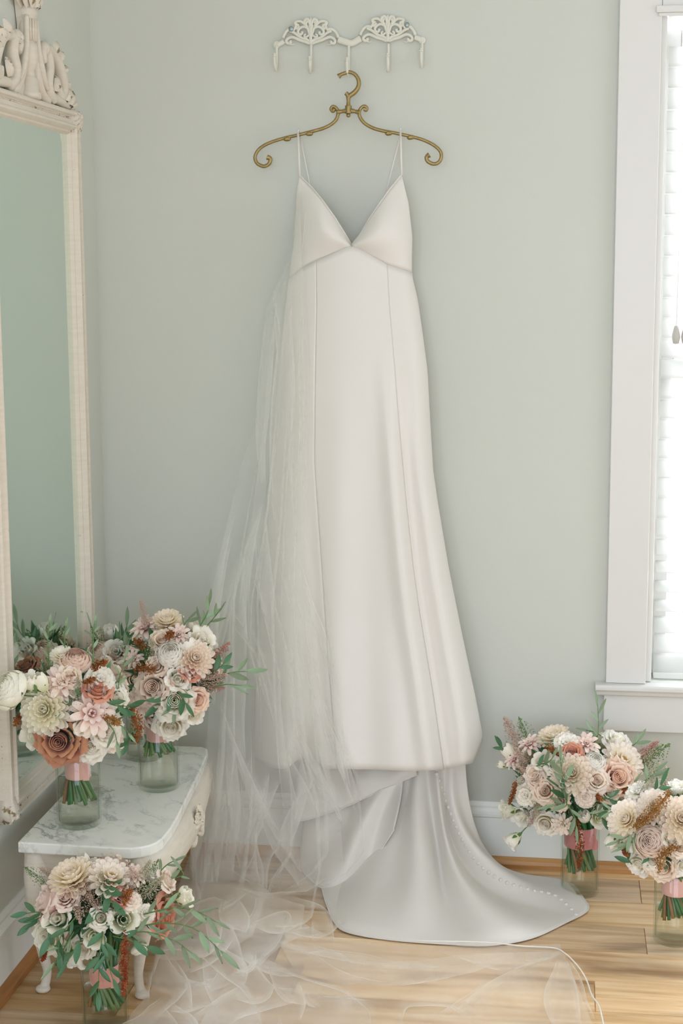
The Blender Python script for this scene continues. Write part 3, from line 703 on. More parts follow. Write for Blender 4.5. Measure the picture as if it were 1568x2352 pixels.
# ================================================================ veil
veil = thing('bridal_veil', 'sheer white tulle veil falling beside the dress and spread on floor', 'veil', (-.62, -.35, 0))
def veil_depth(px, py):
    """depth of the hanging net: in front of the gown where it crosses it, else between wall and floor"""
    Y = interp(py, [(450, -.10), (700, -.13), (1200, -.17), (1700, -.24), (1850, -.27), (2000, -.31), (2200, -.40)])
    L = interp(py, EL)
    if py < 1800 and px > L-30:
        bd_ = body_depth(min(1000, max(L+3, px)), min(1750, max(610, py)))
        Y = lerp(Y, min(Y, bd_-.014), sm(L-30, L+10, px))
    return Y
def vpt(px, py, off=0.):
    p = onY(px, py, veil_depth(px, py)+off)
    if p.z < .012: p = onZ(px, py, .012+abs(off)*.3)
    return p
def hang_layer(name, LE, RE, y0, y1, off, seed, k1, k2, tw, over, ns=150, nt=70):
    r = random.Random(seed); ph = [r.uniform(0, 6.28) for _ in range(8)]; rows = []
    for j in range(nt+1):
        t = j/nt; py = lerp(y0, y1, t); L, R = interp(py, LE), interp(py, RE); row = []; op = sm(.0, .4, t)
        for i in range(ns+1):
            s = i/ns
            s1 = s+over*op*math.sin(2*PI*k1*s+ph[0]+tw*t)/(2*PI*k1)+.5*over*op*math.sin(2*PI*k2*s+ph[1]-tw*1.6*t)/(2*PI*k2)
            px = lerp(L, R, min(1, max(0, s1)))
            dp = lerp(.003, .016, op)*math.cos(2*PI*k1*s+ph[0]+tw*t)+lerp(.002, .008, op)*math.cos(2*PI*k2*s+ph[1]-tw*1.6*t)
            row.append(vpt(px, py, off+min(dp, .004)))
        rows.append(row)
    return part(name, MB().grid(rows), TULLE, veil)
LE1 = [(440, 684), (560, 668), (620, 652), (660, 632), (700, 614), (850, 600), (960, 588), (1080, 548), (1280, 502), (1380, 482), (1500, 480), (1650, 478), (1750, 474), (1850, 452), (1960, 436), (2040, 410), (2080, 400)]
RE1 = [(440, 690), (560, 692), (620, 696), (700, 702), (1000, 722), (1200, 736), (1400, 752), (1600, 776), (1750, 800), (1850, 832), (1960, 840), (2010, 800), (2050, 720), (2080, 700)]
hang_layer('tulle_drape', LE1, RE1, 440, 2050, 0, 4, 5, 9, 2.6, 1.25)
LE2 = [(500, 684), (620, 662), (700, 632), (850, 612), (1000, 600), (1200, 572), (1380, 520), (1600, 500), (1750, 490), (1850, 474), (2000, 440), (2090, 420)]
RE2 = [(500, 690), (700, 696), (1000, 704), (1200, 704), (1400, 710), (1600, 730), (1750, 750), (1850, 780), (2000, 790), (2090, 770)]
hang_layer('tulle_drape', LE2, RE2, 500, 2085, -.02, 9, 4, 7, -2.2, 1.35)
# pleats: doubled strips of net with packed edges
pl, ce = MB(), MB()
NP = [0]
DEN = []
def pleat(name, pts, w, at, edge=.0006, jit=.006):
    """pts in pixels, w width in pixels along the fold; at(px, py, off) gives the 3-D point. Crisp on one side, opening out on the other"""
    NP[0] += 1; r = random.Random(NP[0]); off = -r.uniform(.004, .004+jit); sd = 1 if r.random() < .5 else -1
    C2 = smooth_path([Vector((x, y, 0)) for x, y in pts], 6); n = len(C2); rows = []; A = []
    for i, c in enumerate(C2):
        q = i/(n-1); t = (C2[min(i+1, n-1)]-C2[max(i-1, 0)]).normalized(); nn = Vector((-t.y, t.x, 0))*sd
        ww = (10+2.2*interp(q, [(k/(len(w)-1), x) for k, x in enumerate(w)]))*(.35+.65*math.sin(PI*min(1, .08+q*.9)))
        fade = sm(0, .22, q)*(1-sm(.78, 1, q)); row = []
        for k, (f, dn, dz) in enumerate(((0, 1., 0), (.12, .72, -.003), (.35, .38, -.004), (.68, .14, -.002), (1., 0., .001))):
            p = c+nn*ww*(f-.3); row.append(at(p.x, p.y, off+dz)); DEN.append(dn*fade)
        rows.append(row); A.append(row[0])
    pl.grid(rows)
    ce.tube(A, [max(.00004, edge*sm(0, .3, i/(n-1))*(1-sm(.7, 1, i/(n-1)))) for i in range(n)], 4)
def VP(px, py, off): return vpt(px, py, off)
HANG = [  # width(s), points : traced long folds of the hanging net
 ((4, 20, 70), (519, 1680), (558, 1770), (600, 1857), (642, 1935), (690, 1995), (735, 2070)),
 ((10, 16, 14), (525, 1719), (534, 1821), (552, 1920), (560, 1975)),
 ((6, 8, 6), (561, 1770), (562, 1860), (572, 1885)),
 ((8, 14, 18), (684, 1680), (708, 1740), (738, 1800), (768, 1848)),
 ((6, 10, 16), (729, 1680), (747, 1749), (780, 1848), (800, 1900)),
 ((3, 4, 4), (759, 1680), (780, 1755), (798, 1806)),
 ((6, 8, 5), (615, 1767), (604, 1830), (594, 1890)),
 ((5, 8, 5), (546, 1875), (528, 1935), (524, 1985)),
 ((10, 12, 8), (582, 1875), (582, 1950), (597, 2010), (597, 2085)),
 ((10, 12, 14), (642, 1932), (612, 1971), (603, 2025), (609, 2106)),
 ((14, 16, 14), (481, 1680), (477, 1779), (452, 1920), (452, 1980), (447, 2040)),
 ((12, 14, 12), (492, 1770), (489, 1860), (480, 1980), (474, 2100)),
 ((20, 26, 20), (510, 1710), (513, 1860), (510, 1980), (508, 2055)),
 ((6, 10, 6), (471, 1950), (470, 2010), (466, 2070)),
 ((20, 20, 16), (530, 1200), (500, 1334), (484, 1450), (484, 1560), (486, 1640)),
 ((14, 18, 12), (566, 1245), (534, 1334), (502, 1468), (494, 1560)),
 ((4, 8, 10), (575, 1290), (606, 1387), (637, 1512), (655, 1600)),
 ((4, 7, 8), (637, 1200), (651, 1312), (682, 1432), (713, 1557), (740, 1646), (776, 1745), (807, 1825), (826, 1900)),
 ((3, 5, 5), (690, 1290), (718, 1414), (754, 1512), (770, 1600)),
 ((3, 8, 8), (517, 1414), (560, 1460), (597, 1512), (629, 1637), (640, 1700)),
 ((4, 10, 6), (575, 1303), (580, 1468), (602, 1557), (622, 1640)),
 ((6, 12, 12), (495, 1584), (517, 1669), (557, 1767), (597, 1847), (640, 1920)),
 ((5, 12, 16), (673, 1646), (700, 1727), (736, 1798), (771, 1847), (800, 1910)),
 ((4, 6, 6), (642, 696), (635, 739), (642, 821), (631, 918), (626, 1043), (628, 1150), (649, 1300)),
 ((14, 12, 12), (620, 690), (604, 882), (598, 1007), (604, 1120)),
 ((8, 14, 18), (604, 1130), (580, 1221), (567, 1293), (560, 1400)),
 ((4, 8, 6), (674, 1060), (678, 1150), (686, 1260)),
 ((10, 14, 14), (599, 1150), (610, 1300), (630, 1420)),
 ((10, 20, 12), (560, 1300), (552, 1500), (548, 1650), (560, 1760)),
 ((6, 14, 20), (640, 1500), (636, 1640), (650, 1760), (690, 1900)),
 ((8, 12, 10), (668, 640), (660, 760), (668, 900), (660, 1050)),
 ((20, 30, 24), (610, 1780), (580, 1840), (560, 1900), (540, 1960)),
 ((16, 26, 30), (720, 1780), (690, 1850), (660, 1920), (640, 1990)),
]
for h in HANG: pleat('pleat', h[1:], h[0], VP, .0006)
rh_ = random.Random(41)
for h in HANG[:]:
    dx, dy = rh_.uniform(-34, 34), rh_.uniform(-60, 60); k = rh_.uniform(.4, 1.3)
    pleat('pleat', [(x+dx+rh_.uniform(-6, 6), y+dy) for x, y in h[1:]], [max(2, x*k) for x in h[0]], VP, .0004)
# ---- net lying on the boards
FH = {}
def fheight(px, py):
    """soft heap of the net on the floor"""
    return .006+.075*ga((px-500)/150)*ga((py-2120)/90)+.045*ga((px-430)/120)*ga((py-2260)/70)+.030*ga((px-640)/120)*ga((py-2080)/60)+.018*ga((px-1290)/60)*ga((py-2195)/40)+.02*ga((px-960)/90)*ga((py-2310)/30)
def fpt(px, py, off=0.):
    h = fheight(px, py)
    return onZ(px, py, max(.004, h+.012*(1+noise.noise(Vector((px*.012, py*.02, 3.3))))-off*.6))
def floor_layer(name, far, near, seed, lift, ns=70, nt=56):
    FA = along(smooth_path([Vector((x, y, 0)) for x, y in far], 5)); NE = along(smooth_path([Vector((x, y, 0)) for x, y in near], 5)); rows = []
    for j in range(nt+1):
        t = j/nt; row = []
        for i in range(ns+1):
            s = i/ns; q = FA(s).lerp(NE(s), t)
            dx = 26*noise.noise(Vector((q.x*.010, q.y*.016, seed)))*min(1, 6*min(s, 1-s)); dy = 14*noise.noise(Vector((q.x*.010, q.y*.016, seed+9)))*min(1, 6*t)
            p = fpt(q.x+dx, q.y+dy, -lift-.012*noise.noise(Vector((q.x*.02, q.y*.03, seed+4)))); row.append(p)
        rows.append(row)
    return part(name, MB().grid(rows), TULLEF, veil)
floor_layer('tulle_spread', [(600, 2085), (720, 2130), (800, 2158), (950, 2170), (1130, 2172), (1285, 2168)], [(250, 2440), (480, 2480), (750, 2490), (1000, 2480), (1220, 2470), (1400, 2460)], 3, 0, 70, 70)
floor_layer('tulle_spread', [(560, 2190), (640, 2215), (700, 2245), (790, 2275), (830, 2300), (852, 2325)], [(400, 2440), (500, 2450), (600, 2460), (700, 2460), (780, 2450), (860, 2440)], 5, .006, 40, 40)
floor_layer('tulle_spread', [(300, 2330), (340, 2270), (376, 2176), (453, 2183), (514, 2233), (560, 2268), (591, 2317)], [(270, 2420), (320, 2440), (390, 2450), (450, 2455), (500, 2450), (570, 2440), (620, 2425)], 7, .010, 50, 40)
floor_layer('tulle_heap', [(420, 2000), (470, 1990), (510, 1981), (545, 1996), (590, 2034), (640, 2060), (700, 2080)], [(340, 2270), (400, 2290), (450, 2290), (520, 2270), (560, 2240), (620, 2190), (690, 2150)], 17, .012, 60, 50)
floor_layer('tulle_heap', [(440, 2040), (500, 2030), (560, 2040), (610, 2060)], [(360, 2200), (420, 2210), (500, 2190), (580, 2150)], 23, .030, 50, 40)
floor_layer('tulle_spread', [(640, 2160), (760, 2185), (900, 2208), (1100, 2190), (1290, 2185)], [(680, 2235), (780, 2260), (900, 2262), (1060, 2240), (1270, 2200)], 31, .004, 60, 30)
def FP(px, py, off): return fpt(px, py, off-.030*ga((px-480)/200))
LAY = [
 ((4, 40, 74), (1283, 2188), (1200, 2240), (1120, 2298), (1040, 2362)),
 ((4, 34, 60), (1288, 2192), (1284, 2240), (1276, 2300), (1300, 2365)),
 ((4, 14, 26), (1296, 2200), (1312, 2270), (1324, 2365)),
 ((3, 10, 10), (1290, 2190), (1322, 2240), (1340, 2300), (1366, 2350)),
 ((4, 24, 6), (630, 2165), (740, 2186), (836, 2196), (960, 2212), (1060, 2216)),
 ((6, 30, 8), (1000, 2178), (1080, 2196), (1151, 2206), (1240, 2196), (1284, 2186)),
 ((10, 16, 10), (911, 2365), (926, 2310), (967, 2297), (1034, 2305), (1074, 2335)),
 ((5, 8, 8), (600, 2211), (702, 2244), (794, 2274), (850, 2318), (855, 2362)),
 ((6, 14, 8), (680, 2252), (690, 2300), (684, 2345)),
 ((5, 7, 7), (336, 2290), (350, 2230), (376, 2178), (453, 2185), (514, 2235), (560, 2270), (591, 2319), (606, 2362)),
 ((6, 14, 8), (392, 2199), (418, 2245), (430, 2287), (438, 2330)),
 ((8, 24, 30), (426, 2350), (490, 2318), (540, 2290), (564, 2272)),
 ((5, 14, 5), (656, 2061), (732, 2088), (755, 2130), (763, 2172)),
 ((3, 22, 4), (644, 2056), (680, 2036), (720, 2024), (755, 2008)),
 ((4, 16, 6), (556, 2136), (598, 2120), (640, 2108), (660, 2105), (664, 2135)),
 ((4, 16, 16), (660, 2108), (636, 2150), (610, 2180), (592, 2202)),
 ((6, 16, 8), (491, 2092), (530, 2064), (583, 2034)),
 ((4, 8, 6), (587, 2034), (594, 2064), (590, 2090), (564, 2128)),
 ((4, 10, 6), (510, 1983), (545, 1998), (570, 2016), (587, 2034)),
 ((3, 5, 4), (694, 2164), (759, 2187), (836, 2196), (900, 2210)),
 ((3, 5, 4), (633, 2165), (720, 2198), (780, 2235), (855, 2256), (940, 2262)),
 ((4, 10, 14), (564, 2176), (591, 2233), (629, 2275), (690, 2276)),
 ((3, 10, 6), (720, 2108), (724, 2140), (720, 2165)),
 ((5, 12, 6), (640, 2150), (690, 2142), (716, 2132)),
 ((6, 20, 8), (520, 2110), (534, 2170), (566, 2250)),
 ((5, 16, 6), (470, 2080), (488, 2140), (500, 2210)),
 ((6, 16, 10), (540, 2060), (560, 2110), (556, 2150)),
 ((4, 12, 4), (720, 2290), (780, 2300), (850, 2300)),
 ((4, 26, 40), (520, 2352), (560, 2320), (620, 2296), (680, 2288)),
 ((6, 12, 6), (360, 2330), (400, 2290), (440, 2250)),
 ((6, 12, 8), (470, 2200), (480, 2260), (500, 2320)),
 ((3, 4, 3), (900, 2262), (980, 2250), (1060, 2236)),
 ((3, 4, 3), (1010, 2330), (1060, 2300), (1130, 2250)),
 ((20, 34, 20), (430, 2010), (440, 2060), (410, 2110), (380, 2160)),
 ((6, 20, 6), (350, 2215), (330, 2260), (340, 2300)),
]
rq = random.Random(77)
for k in range(30):      # small crumples of the heap
    x, y = rq.uniform(350, 720), rq.uniform(2030, 2340)
    if x > 560 and y < 2080 or x < 420 and y < 2180: continue
    a = rq.uniform(-.5, 2.2); l = rq.uniform(80, 190); b_ = a+rq.uniform(-1.1, 1.1)
    LAY.append(((6, rq.uniform(6, 22), rq.uniform(8, 30), 4), (x, y), (x+l*.5*math.cos(a), y+l*.35*math.sin(a)), (x+l*(.5*math.cos(a)+.5*math.cos(b_)), y+l*.35*(math.sin(a)+math.sin(b_)))))
for h in LAY: pleat('pleat', h[1:], h[0], FP, .0005)
o = part('pleated_folds', pl, PLEAT, veil); o['kind'] = 'stuff'; at_ = o.data.attributes.new('packing', 'FLOAT', 'POINT'); at_.data.foreach_set('value', DEN)
o = part('fold_creases', ce, CREASE, veil); o['kind'] = 'stuff'
CORD = plain('veil_edge_cord', '#ECEAE2', .6)
part('edge_cord', MB().tube(smooth_path([fpt(x, y)+Vector((0, 0, .003)) for x, y in [(960, 2164), (1110, 2167), (1202, 2176), (1270, 2180), (1296, 2192), (1314, 2208), (1334, 2232), (1348, 2258), (1358, 2288), (1374, 2312), (1383, 2345), (1388, 2380), (1398, 2420), (1400, 2458)]], 6), .0017, 6), CORD, veil)
# ================================================================ flowers
class PB(MB):
    """petal collector with a length coordinate per vertex"""
    def __init__(s): super().__init__(); s.t = []
    def petal(s, prof, width, Rw, shape='round', ruf=0., ang=0., nu=4, nv=5, seed=0, tilt=0.):
        r = random.Random(seed); p1, p2 = r.uniform(0, 6), r.uniform(0, 6); rows = []; ca, sa = math.cos(ang), math.sin(ang)
        n = len(prof)-1
        for j in range(nv+1):
            vb, pw = {'round': (.55, .7), 'point': (.5, .9)}.get(shape, (.78, .55)); m0 = nv//2
            if j <= m0: v = vb*j/m0; we = 1
            else: th = PI/2*(j-m0)/(nv-m0); v = vb+(1-vb)*math.sin(th); we = max(.05, math.cos(th))**pw
            k = v*n; a = min(int(k), n-1); f = k-a
            # Catmull profile
            q = [prof[max(a-1, 0)], prof[a], prof[a+1], prof[min(a+2, n)]]
            P = [.5*((2*q[1][c])+(q[2][c]-q[0][c])*f+(2*q[0][c]-5*q[1][c]+4*q[2][c]-q[3][c])*f*f+(3*q[1][c]-q[0][c]-3*q[2][c]+q[3][c])*f**3) for c in (0, 1)]
            T = [prof[a+1][c]-prof[a][c] for c in (0, 1)]; l = math.hypot(*T) or 1; nx, nz = -T[1]/l, T[0]/l
            w = (.35+.65*math.sin(PI/2*min(1, v/vb)))*we
            row = []
            for i in range(nu+1):
                u = -1+2*i/nu; y = w*width*.5*u; ph = y/Rw if Rw else 0
                b = Rw*(1-math.cos(ph)) if Rw else 0; yy = Rw*math.sin(ph) if Rw else y
                b += ruf*v*v*(math.sin(u*4.2+p1)+.6*math.sin(u*7+p2))
                x = P[0]+nx*b; z = P[1]+nz*b+tilt*u*v
                row.append((x*ca-yy*sa, x*sa+yy*ca, z)); s.t.append(v)
            rows.append(row)
        s.grid(rows); return s
    def fill(s, v): s.t += [v]*(len(s.v)-len(s.t)); return s
    def pmesh(s, name, mat):
        m = s.mesh(name, mat); s.fill(.1); at = m.attributes.new('along', 'FLOAT', 'POINT'); at.data.foreach_set('value', s.t); return m
def m_petal(name, base, mid, tip, trans=.22):
    if 'petal_'+name in MATS: return MATS['petal_'+name]
    g = N('petal_'+name); a = g.n('Attribute', attribute_name='along').outputs['Fac']
    c = g.ramp(a, [(.05, base), (.5, mid), (1., tip)]).outputs[0]
    ri = g.n('ObjectInfo').outputs['Random']; ns = g.noise(g.obj(), 6, 3)
    hv = g.n('HueSaturation', {'Hue': g.n('MapRange', {'Value': ri, 3: .492, 4: .508}), 'Saturation': g.n('MapRange', {'Value': ns.outputs[0], 3: .85, 4: 1.15}), 'Value': g.n('MapRange', {'Value': ri, 3: .93, 4: 1.04}), 'Color': c})
    pb = g.pbr(hv.outputs[0], .6, g.bump(g.noise(g.map(g.obj(), (22, 22, 22)), 1, 2).outputs[0], .15, .02), Sheen_Weight=.3, Specular_IOR_Level=.3)
    tl = g.n('BsdfTranslucent', {'Color': hv.outputs[0]})
    MATS['petal_'+name] = g.done(g.n('MixShader', {0: trans, 1: pb, 2: tl})); return MATS['petal_'+name]
CO = {  # base, middle, tip
 'cream': ('#DCD398', '#F3ECD5', '#F7F2E6'), 'butter': ('#CDBE74', '#F0E7C4', '#F5EFDC'), 'white': ('#E2E6B4', '#FFFAEA', '#FFFDF2'), 'ivory': ('#E4D8A0', '#FCF3DC', '#FDF7E8'),
 'greenwhite': ('#DDE39A', '#FBF9DA', '#FEFBE8'), 'blush': ('#EBD6A6', '#FAE4C8', '#FBEBD6'), 'blushcream': ('#DDB848', '#FCF0CC', '#FAE4CE'), 'mauve': ('#CB9080', '#F2CCB8', '#F8E0D0'),
 'pink': ('#D0807A', '#FAD6C4', '#FDECDD'), 'lilac': ('#DDAE3E', '#FCF4D6', '#F9E8DE'), 'peach': ('#E2A070', '#F8C49A', '#FAD4B2'), 'coral': ('#B8603F', '#DC8C68', '#E3A085'),
 'rust': ('#7C3C24', '#BC7350', '#D49772'), 'dusty': ('#B4845F', '#EAC7A8', '#F2D8C0'), 'tan': ('#CCA06E', '#F2D0A8', '#F8E2C6'), 'palepeach': ('#EABB90', '#FCDCBC', '#FDE8D0'), 'mirrored_rust': ('#5A2E1A', '#8C5535', '#9C6844')}  # last tone: a rose standing in for the rust rose's mirror reflection
def paler(h, k): return '#'+''.join('%02X' % int(lerp(int(h[i:i+2], 16), 255, k)) for i in (1, 3, 5))
def PM(c): k = .10 if c in ('rust', 'coral', 'mirrored_rust') else .42; b, m, t = CO[c]; return m_petal(c, paler(b, k*.3), paler(m, k), paler(t, k))
LEAFG = None
def m_leaf(name, top, under):
    g = N(name); gm = g.n('NewGeometry').outputs['Backfacing']; ri = g.n('ObjectInfo').outputs['Random']; ns = g.noise(g.obj(), 60, 2)
    c = g.mix(gm, g.mix(ns.outputs[0], top, under), under)
    hv = g.n('HueSaturation', {'Hue': g.n('MapRange', {'Value': ri, 3: .48, 4: .52}), 'Saturation': .95, 'Value': g.n('MapRange', {'Value': ri, 3: .75, 4: 1.25}), 'Color': c})
    pb = g.pbr(hv.outputs[0], .42); tl = g.n('BsdfTranslucent', {'Color': hv.outputs[0]})
    return g.done(g.n('MixShader', {0: .2, 1: pb, 2: tl}))
OLIVE = m_leaf('olive_leaf', '#5A8560', '#B3C3A0'); DEEP = m_leaf('dark_leaf', '#2A6B48', '#6F9A70'); STEMG = plain('green_stem', '#5E8148', .45); STEMD = plain('dark_green_stem', '#2F6B35', .4); STEMB = plain('brown_stem', '#8A6238', .5)
def m_fluff(name, a, b, c):
    g = N(name); n1 = g.noise(g.obj(), 9, 2); n2 = g.noise(g.obj(), 70, 1)
    col = g.mix(g.ramp(n2.outputs[0], [(.45, 0.), (.6, 1.)]).outputs[0], g.mix(n1.outputs[0], a, b), c)
    pb = g.pbr(col, .7); tl = g.n('BsdfTranslucent', {'Color': col}); return g.done(g.n('MixShader', {0: .25, 1: pb, 2: tl}))
FL = {'astilbe': m_fluff('astilbe_blush', '#D9BFAE', '#C7A592', '#E8D6C6'), 'green': m_fluff('astilbe_green', '#CFC6A6', '#B9BE93', '#E2D8C4'), 'pinkfl': m_fluff('astilbe_pink', '#D6A79A', '#C98F80', '#E2BCAE'),
      'rustfl': m_fluff('amaranth_rust', '#A5632B', '#8A4A20', '#B9773A'), 'tanfl': m_fluff('amaranth_gold', '#B5813F', '#9A6429', '#C79552'), 'orange': m_fluff('amaranth_orange', '#B4562A', '#93401C', '#C46C3A')}
PROTO = {}
def proto(kind, col):
    key = (kind, col)
    if key in PROTO: return PROTO[key]
    mat = PM(col); core = PB(); outer = []     # outer: (mesh, angle)
    def ring(n, prof, width, Rw, shape='round', ruf=0., off=0., obj_=False, nu=4, nv=7, tilt=0., jit=.12, seed=1):
        r = random.Random(seed)
        if obj_:
            ms = []
            for q in range(2 if n > 4 else 1): b = PB(); b.petal(prof, width, Rw, shape, ruf, 0, nu, nv, seed*7+q, tilt); ms.append(b.pmesh('petal', mat))
            for k in range(n): outer.append((ms[k % len(ms)], off+2*PI*k/n+r.uniform(-jit, jit), r.uniform(.93, 1.07)))
        else:
            for k in range(n): core.petal(prof, width, Rw, shape, ruf, off+2*PI*k/n+r.uniform(-jit, jit), nu, nv, seed*31+k, tilt)
    if kind == 'rose':
        for i in range(4):
            r = .08+.085*i; ring(3, [(r*.6, -.1), (r*1.1, .15), (r*1.02, .50-.015*i), (r*1.06+.02, .60-.03*i)], 2.5*r*1.25, r*1.05, off=i*1.1, tilt=.03, seed=i+1)
        for i, (n, r) in enumerate(((4, .50), (5, .68), (5, .84))):
            ring(n, [(r*.3, -.5), (r*.85, -.2), (r*.98, .15-.06*i), (r+.05+.03*i, .40-.12*i), (r+.16+.06*i, .42-.24*i)], 2*PI*r/n*1.36, r*(1.15+.3*i), off=i*.6+.3, obj_=True, ruf=.012+.010*i, tilt=.04, nu=6, seed=i+11)
    elif kind == 'ranunculus':
        for i in range(8):
            r = .10+.088*i; zt = .62*math.sqrt(max(.05, 1-(.9*r)**2)); ring(4, [(r*.4, -.4), (r*1.02, -.05), (r*1.06, zt*.65), (max(.02, r-.085), zt+.03)], 2*PI*r/4*1.45, r*1.03, off=i*.8, seed=i+1, nu=6, tilt=.015)
        for i, (n, r) in enumerate(((6, .84), (6, .95))):
            zt = .40-.12*i; ring(n, [(r*.25, -.55), (r*.85, -.3), (r*1.02, 0), (r-.11, zt)], 2*PI*r/n*1.5, r*1.0, off=i*.5, obj_=True, seed=i+21, nu=6, ruf=.008)
    elif kind in ('dahlia', 'opendahlia'):
        op = kind == 'opendahlia'
        rows = [(18, 1.0, -8, .185), (17, .99, 7, .185), (16, .94, 20, .18), (15, .86, 33, .165), (13, .74, 46, .15), (11, .60, 58, .13), (8, .46, 70, .11), (6, .32, 80, .09)] if not op else [(16, 1.0, -4, .21), (15, .95, 9, .20), (14, .84, 22, .19), (11, .64, 40, .15), (8, .42, 60, .11)]
        for i, (n, L, e, w) in enumerate(rows):
            a = math.radians(e); b = a+.35
            pr = [(.03, .03*i-.1), (.05+L*.4*math.cos(a-.1), .03*i-.08+L*.4*math.sin(a-.1)), (.05+L*.75*math.cos(a), .03*i-.05+L*.75*math.sin(a)), (.03+L*math.cos(a+.05), .03*i-.03+L*math.sin(a+.10))]
            ring(n, pr, w*2.1, .17, 'point', 0.02, off=i*.21, obj_=(i < 2), nu=4, nv=7, seed=i+3, jit=.05)
        core.fill(.0)
        for k in range(40):
            a = k*2.4; r = .018*math.sqrt(k)*1.2; core.octa((r*math.cos(a), r*math.sin(a), .20 if op else .16), .03, .06)
        core.fill(.0)
    elif kind == 'star':
        for i, (n, L, e, w) in enumerate(((10, 1., 2, .2), (9, .9, 24, .2), (7, .62, 48, .17), (4, .35, 70, .12))):
            a = math.radians(e); pr = [(.03, -.15), (.05+L*.4*math.cos(a+.25), -.1+L*.4*math.sin(a+.25)), (L*.75*math.cos(a+.1), -.08+L*.75*math.sin(a+.1)), (L*math.cos(a-.05), -.08+L*math.sin(a-.05))]
            ring(n, pr, w*1.7, .22, 'point', .03, off=i*.3, obj_=(i < 2), seed=i+5, jit=.14)
        for k in range(12): a = k*.52; core.tube([(0, 0, -.05), (.04*math.cos(a), .04*math.sin(a), .12), (.10*math.cos(a), .10*math.sin(a), .22)], .012, 4)
        core.fill(.0)
    elif kind in ('lisianthus', 'bud'):
        bd_ = kind == 'bud'
        for i, (n, r) in enumerate(((3, .16), (4, .34))):
            ring(n, [(r*.3, -.8), (r, -.3), (r*1.1, .2), (r*1.1+(.04 if not bd_ else -.04), .46-.05*i)], 2*PI*r/n*1.5, r*1.2, ruf=.03, off=i, seed=i+2, tilt=.05)
        ring(6, [(.08, -.95), (.46, -.55), (.62, -.05), (.74, .26), (.98, .36)] if not bd_ else [(.08, -1.05), (.50, -.6), (.64, -.05), (.58, .38), (.46, .60)], .98 if not bd_ else .95, .72, ruf=.05 if not bd_ else .02, obj_=True, seed=9, nu=6, tilt=.08)
    elif kind == 'carnation':
        for i, (n, L, e) in enumerate(((9, 1., 2), (9, .93, 24), (8, .78, 46), (6, .6, 68), (4, .42, 82))):
            a = math.radians(e); pr = [(.03, -.2), (.05+L*.5*math.cos(a+.3), -.15+L*.5*math.sin(a+.3)), (L*.82*math.cos(a+.05), -.12+L*.82*math.sin(a+.05)), (L*math.cos(a-.05), -.12+L*math.sin(a-.05))]
            ring(n, pr, .62*L+.06, .8, 'strap', .075, off=i*.35, obj_=(i < 2), nu=6, nv=6, seed=i+5)
    core.fill(.0)
    PROTO[key] = (core.pmesh(kind, mat), outer); return PROTO[key]
CALYX = MB().lathe([(.02, -1.25), (.06, -1.2), (.10, -1.05), (.36, -.75), (.40, -.62)], (0, 0, 0), 10)
for k in range(5):
    a = 2*PI*k/5; CALYX.grid([[(math.cos(a+d)*r, math.sin(a+d)*r, z) for d in (-w, 0, w)] for r, z, w in ((.37, -.7, .4), (.58, -.45, .25), (.68, -.2, .05))])
CALYX = CALYX.mesh('calyx', STEMG)
NAMES = {'rose': 'rose', 'ranunculus': 'ranunculus', 'dahlia': 'dahlia', 'opendahlia': 'dahlia', 'star': 'star_dahlia', 'lisianthus': 'lisianthus', 'bud': 'lisianthus_bud', 'carnation': 'carnation'}
CN = {'cream': 'cream', 'butter': 'butter yellow', 'white': 'white', 'ivory': 'ivory', 'greenwhite': 'greenish white', 'blush': 'blush pink', 'blushcream': 'cream and blush', 'mauve': 'mauve pink', 'pink': 'pale pink', 'lilac': 'pale lilac', 'peach': 'peach', 'coral': 'coral', 'rust': 'rust orange', 'dusty': 'dusty pink', 'tan': 'tan', 'palepeach': 'pale peach', 'mirrored_rust': 'mirrored_rust'}
def place(root, kind, col, pos, dirv, diam, spin, parts=True):
    core, outer = proto(kind, col)
    o = link(bpy.data.objects.new(NAMES[kind], core), root)
    q = Vector(dirv).normalized().to_track_quat('Z', 'Y').to_matrix().to_4x4()
    o.matrix_basis = Matrix.Translation(Vector(pos)-org(root)) @ q @ Matrix.Rotation(spin, 4, 'Z') @ Matrix.Scale(diam*.5/1.02, 4)
    for ms, a, s in outer:
        c = link(bpy.data.objects.new('petal', ms), o); c.matrix_basis = Matrix.Rotation(a, 4, 'Z') @ Matrix.Scale(s, 4)
    if kind in ('lisianthus', 'bud', 'rose') and parts: link(bpy.data.objects.new('calyx', CALYX), o)
    return o
# leaf, plume and tassel meshes
def leaf_mesh(name, mat, L=1., w=.26):
    rows = []
    for i in range(7):
        v = i/6; ww = w*.5*math.sin(PI*(.06+.93*v))**.75; rows.append([(-ww, L*v, .045*w/.26*1.2+.10*v*v), (0, L*v, .10*v*v), (ww, L*v, .045*w/.26*1.2+.10*v*v)])
    return MB().grid(rows).mesh(name, mat)
LEAF = leaf_mesh('leaf', OLIVE); LEAFD = leaf_mesh('leaf', DEEP, 1., .36)
def plume_mesh(name, mat, seed, n=520, w=.34, dot=.018):
    r = random.Random(seed); mb = MB(); mb.tube([(0, 0, -.5), (0, 0, .9)], .008, 5)
    for k in range(n):
        t = r.random()**1.2; a = r.randrange(7)*.9+t*9+r.gauss(0, .28); rad = w*(1-t)**.8*math.sqrt(r.random())*(.75+.5*math.sin(a*3.1))+.01
        mb.octa((rad*math.cos(a), rad*math.sin(a), t+rad*.45-.1), dot*r.uniform(.6, 1.3), dot*r.uniform(.8, 1.6))
    return mb.mesh(name, mat)
PLUME = {k: [plume_mesh('astilbe', FL[k], s) for s in (1, 2)] for k in ('astilbe', 'green', 'pinkfl')}
SPRAY = plume_mesh('green_filler', plain('filler_green', '#6F8F52', .5), 5, 230, .38, .019)
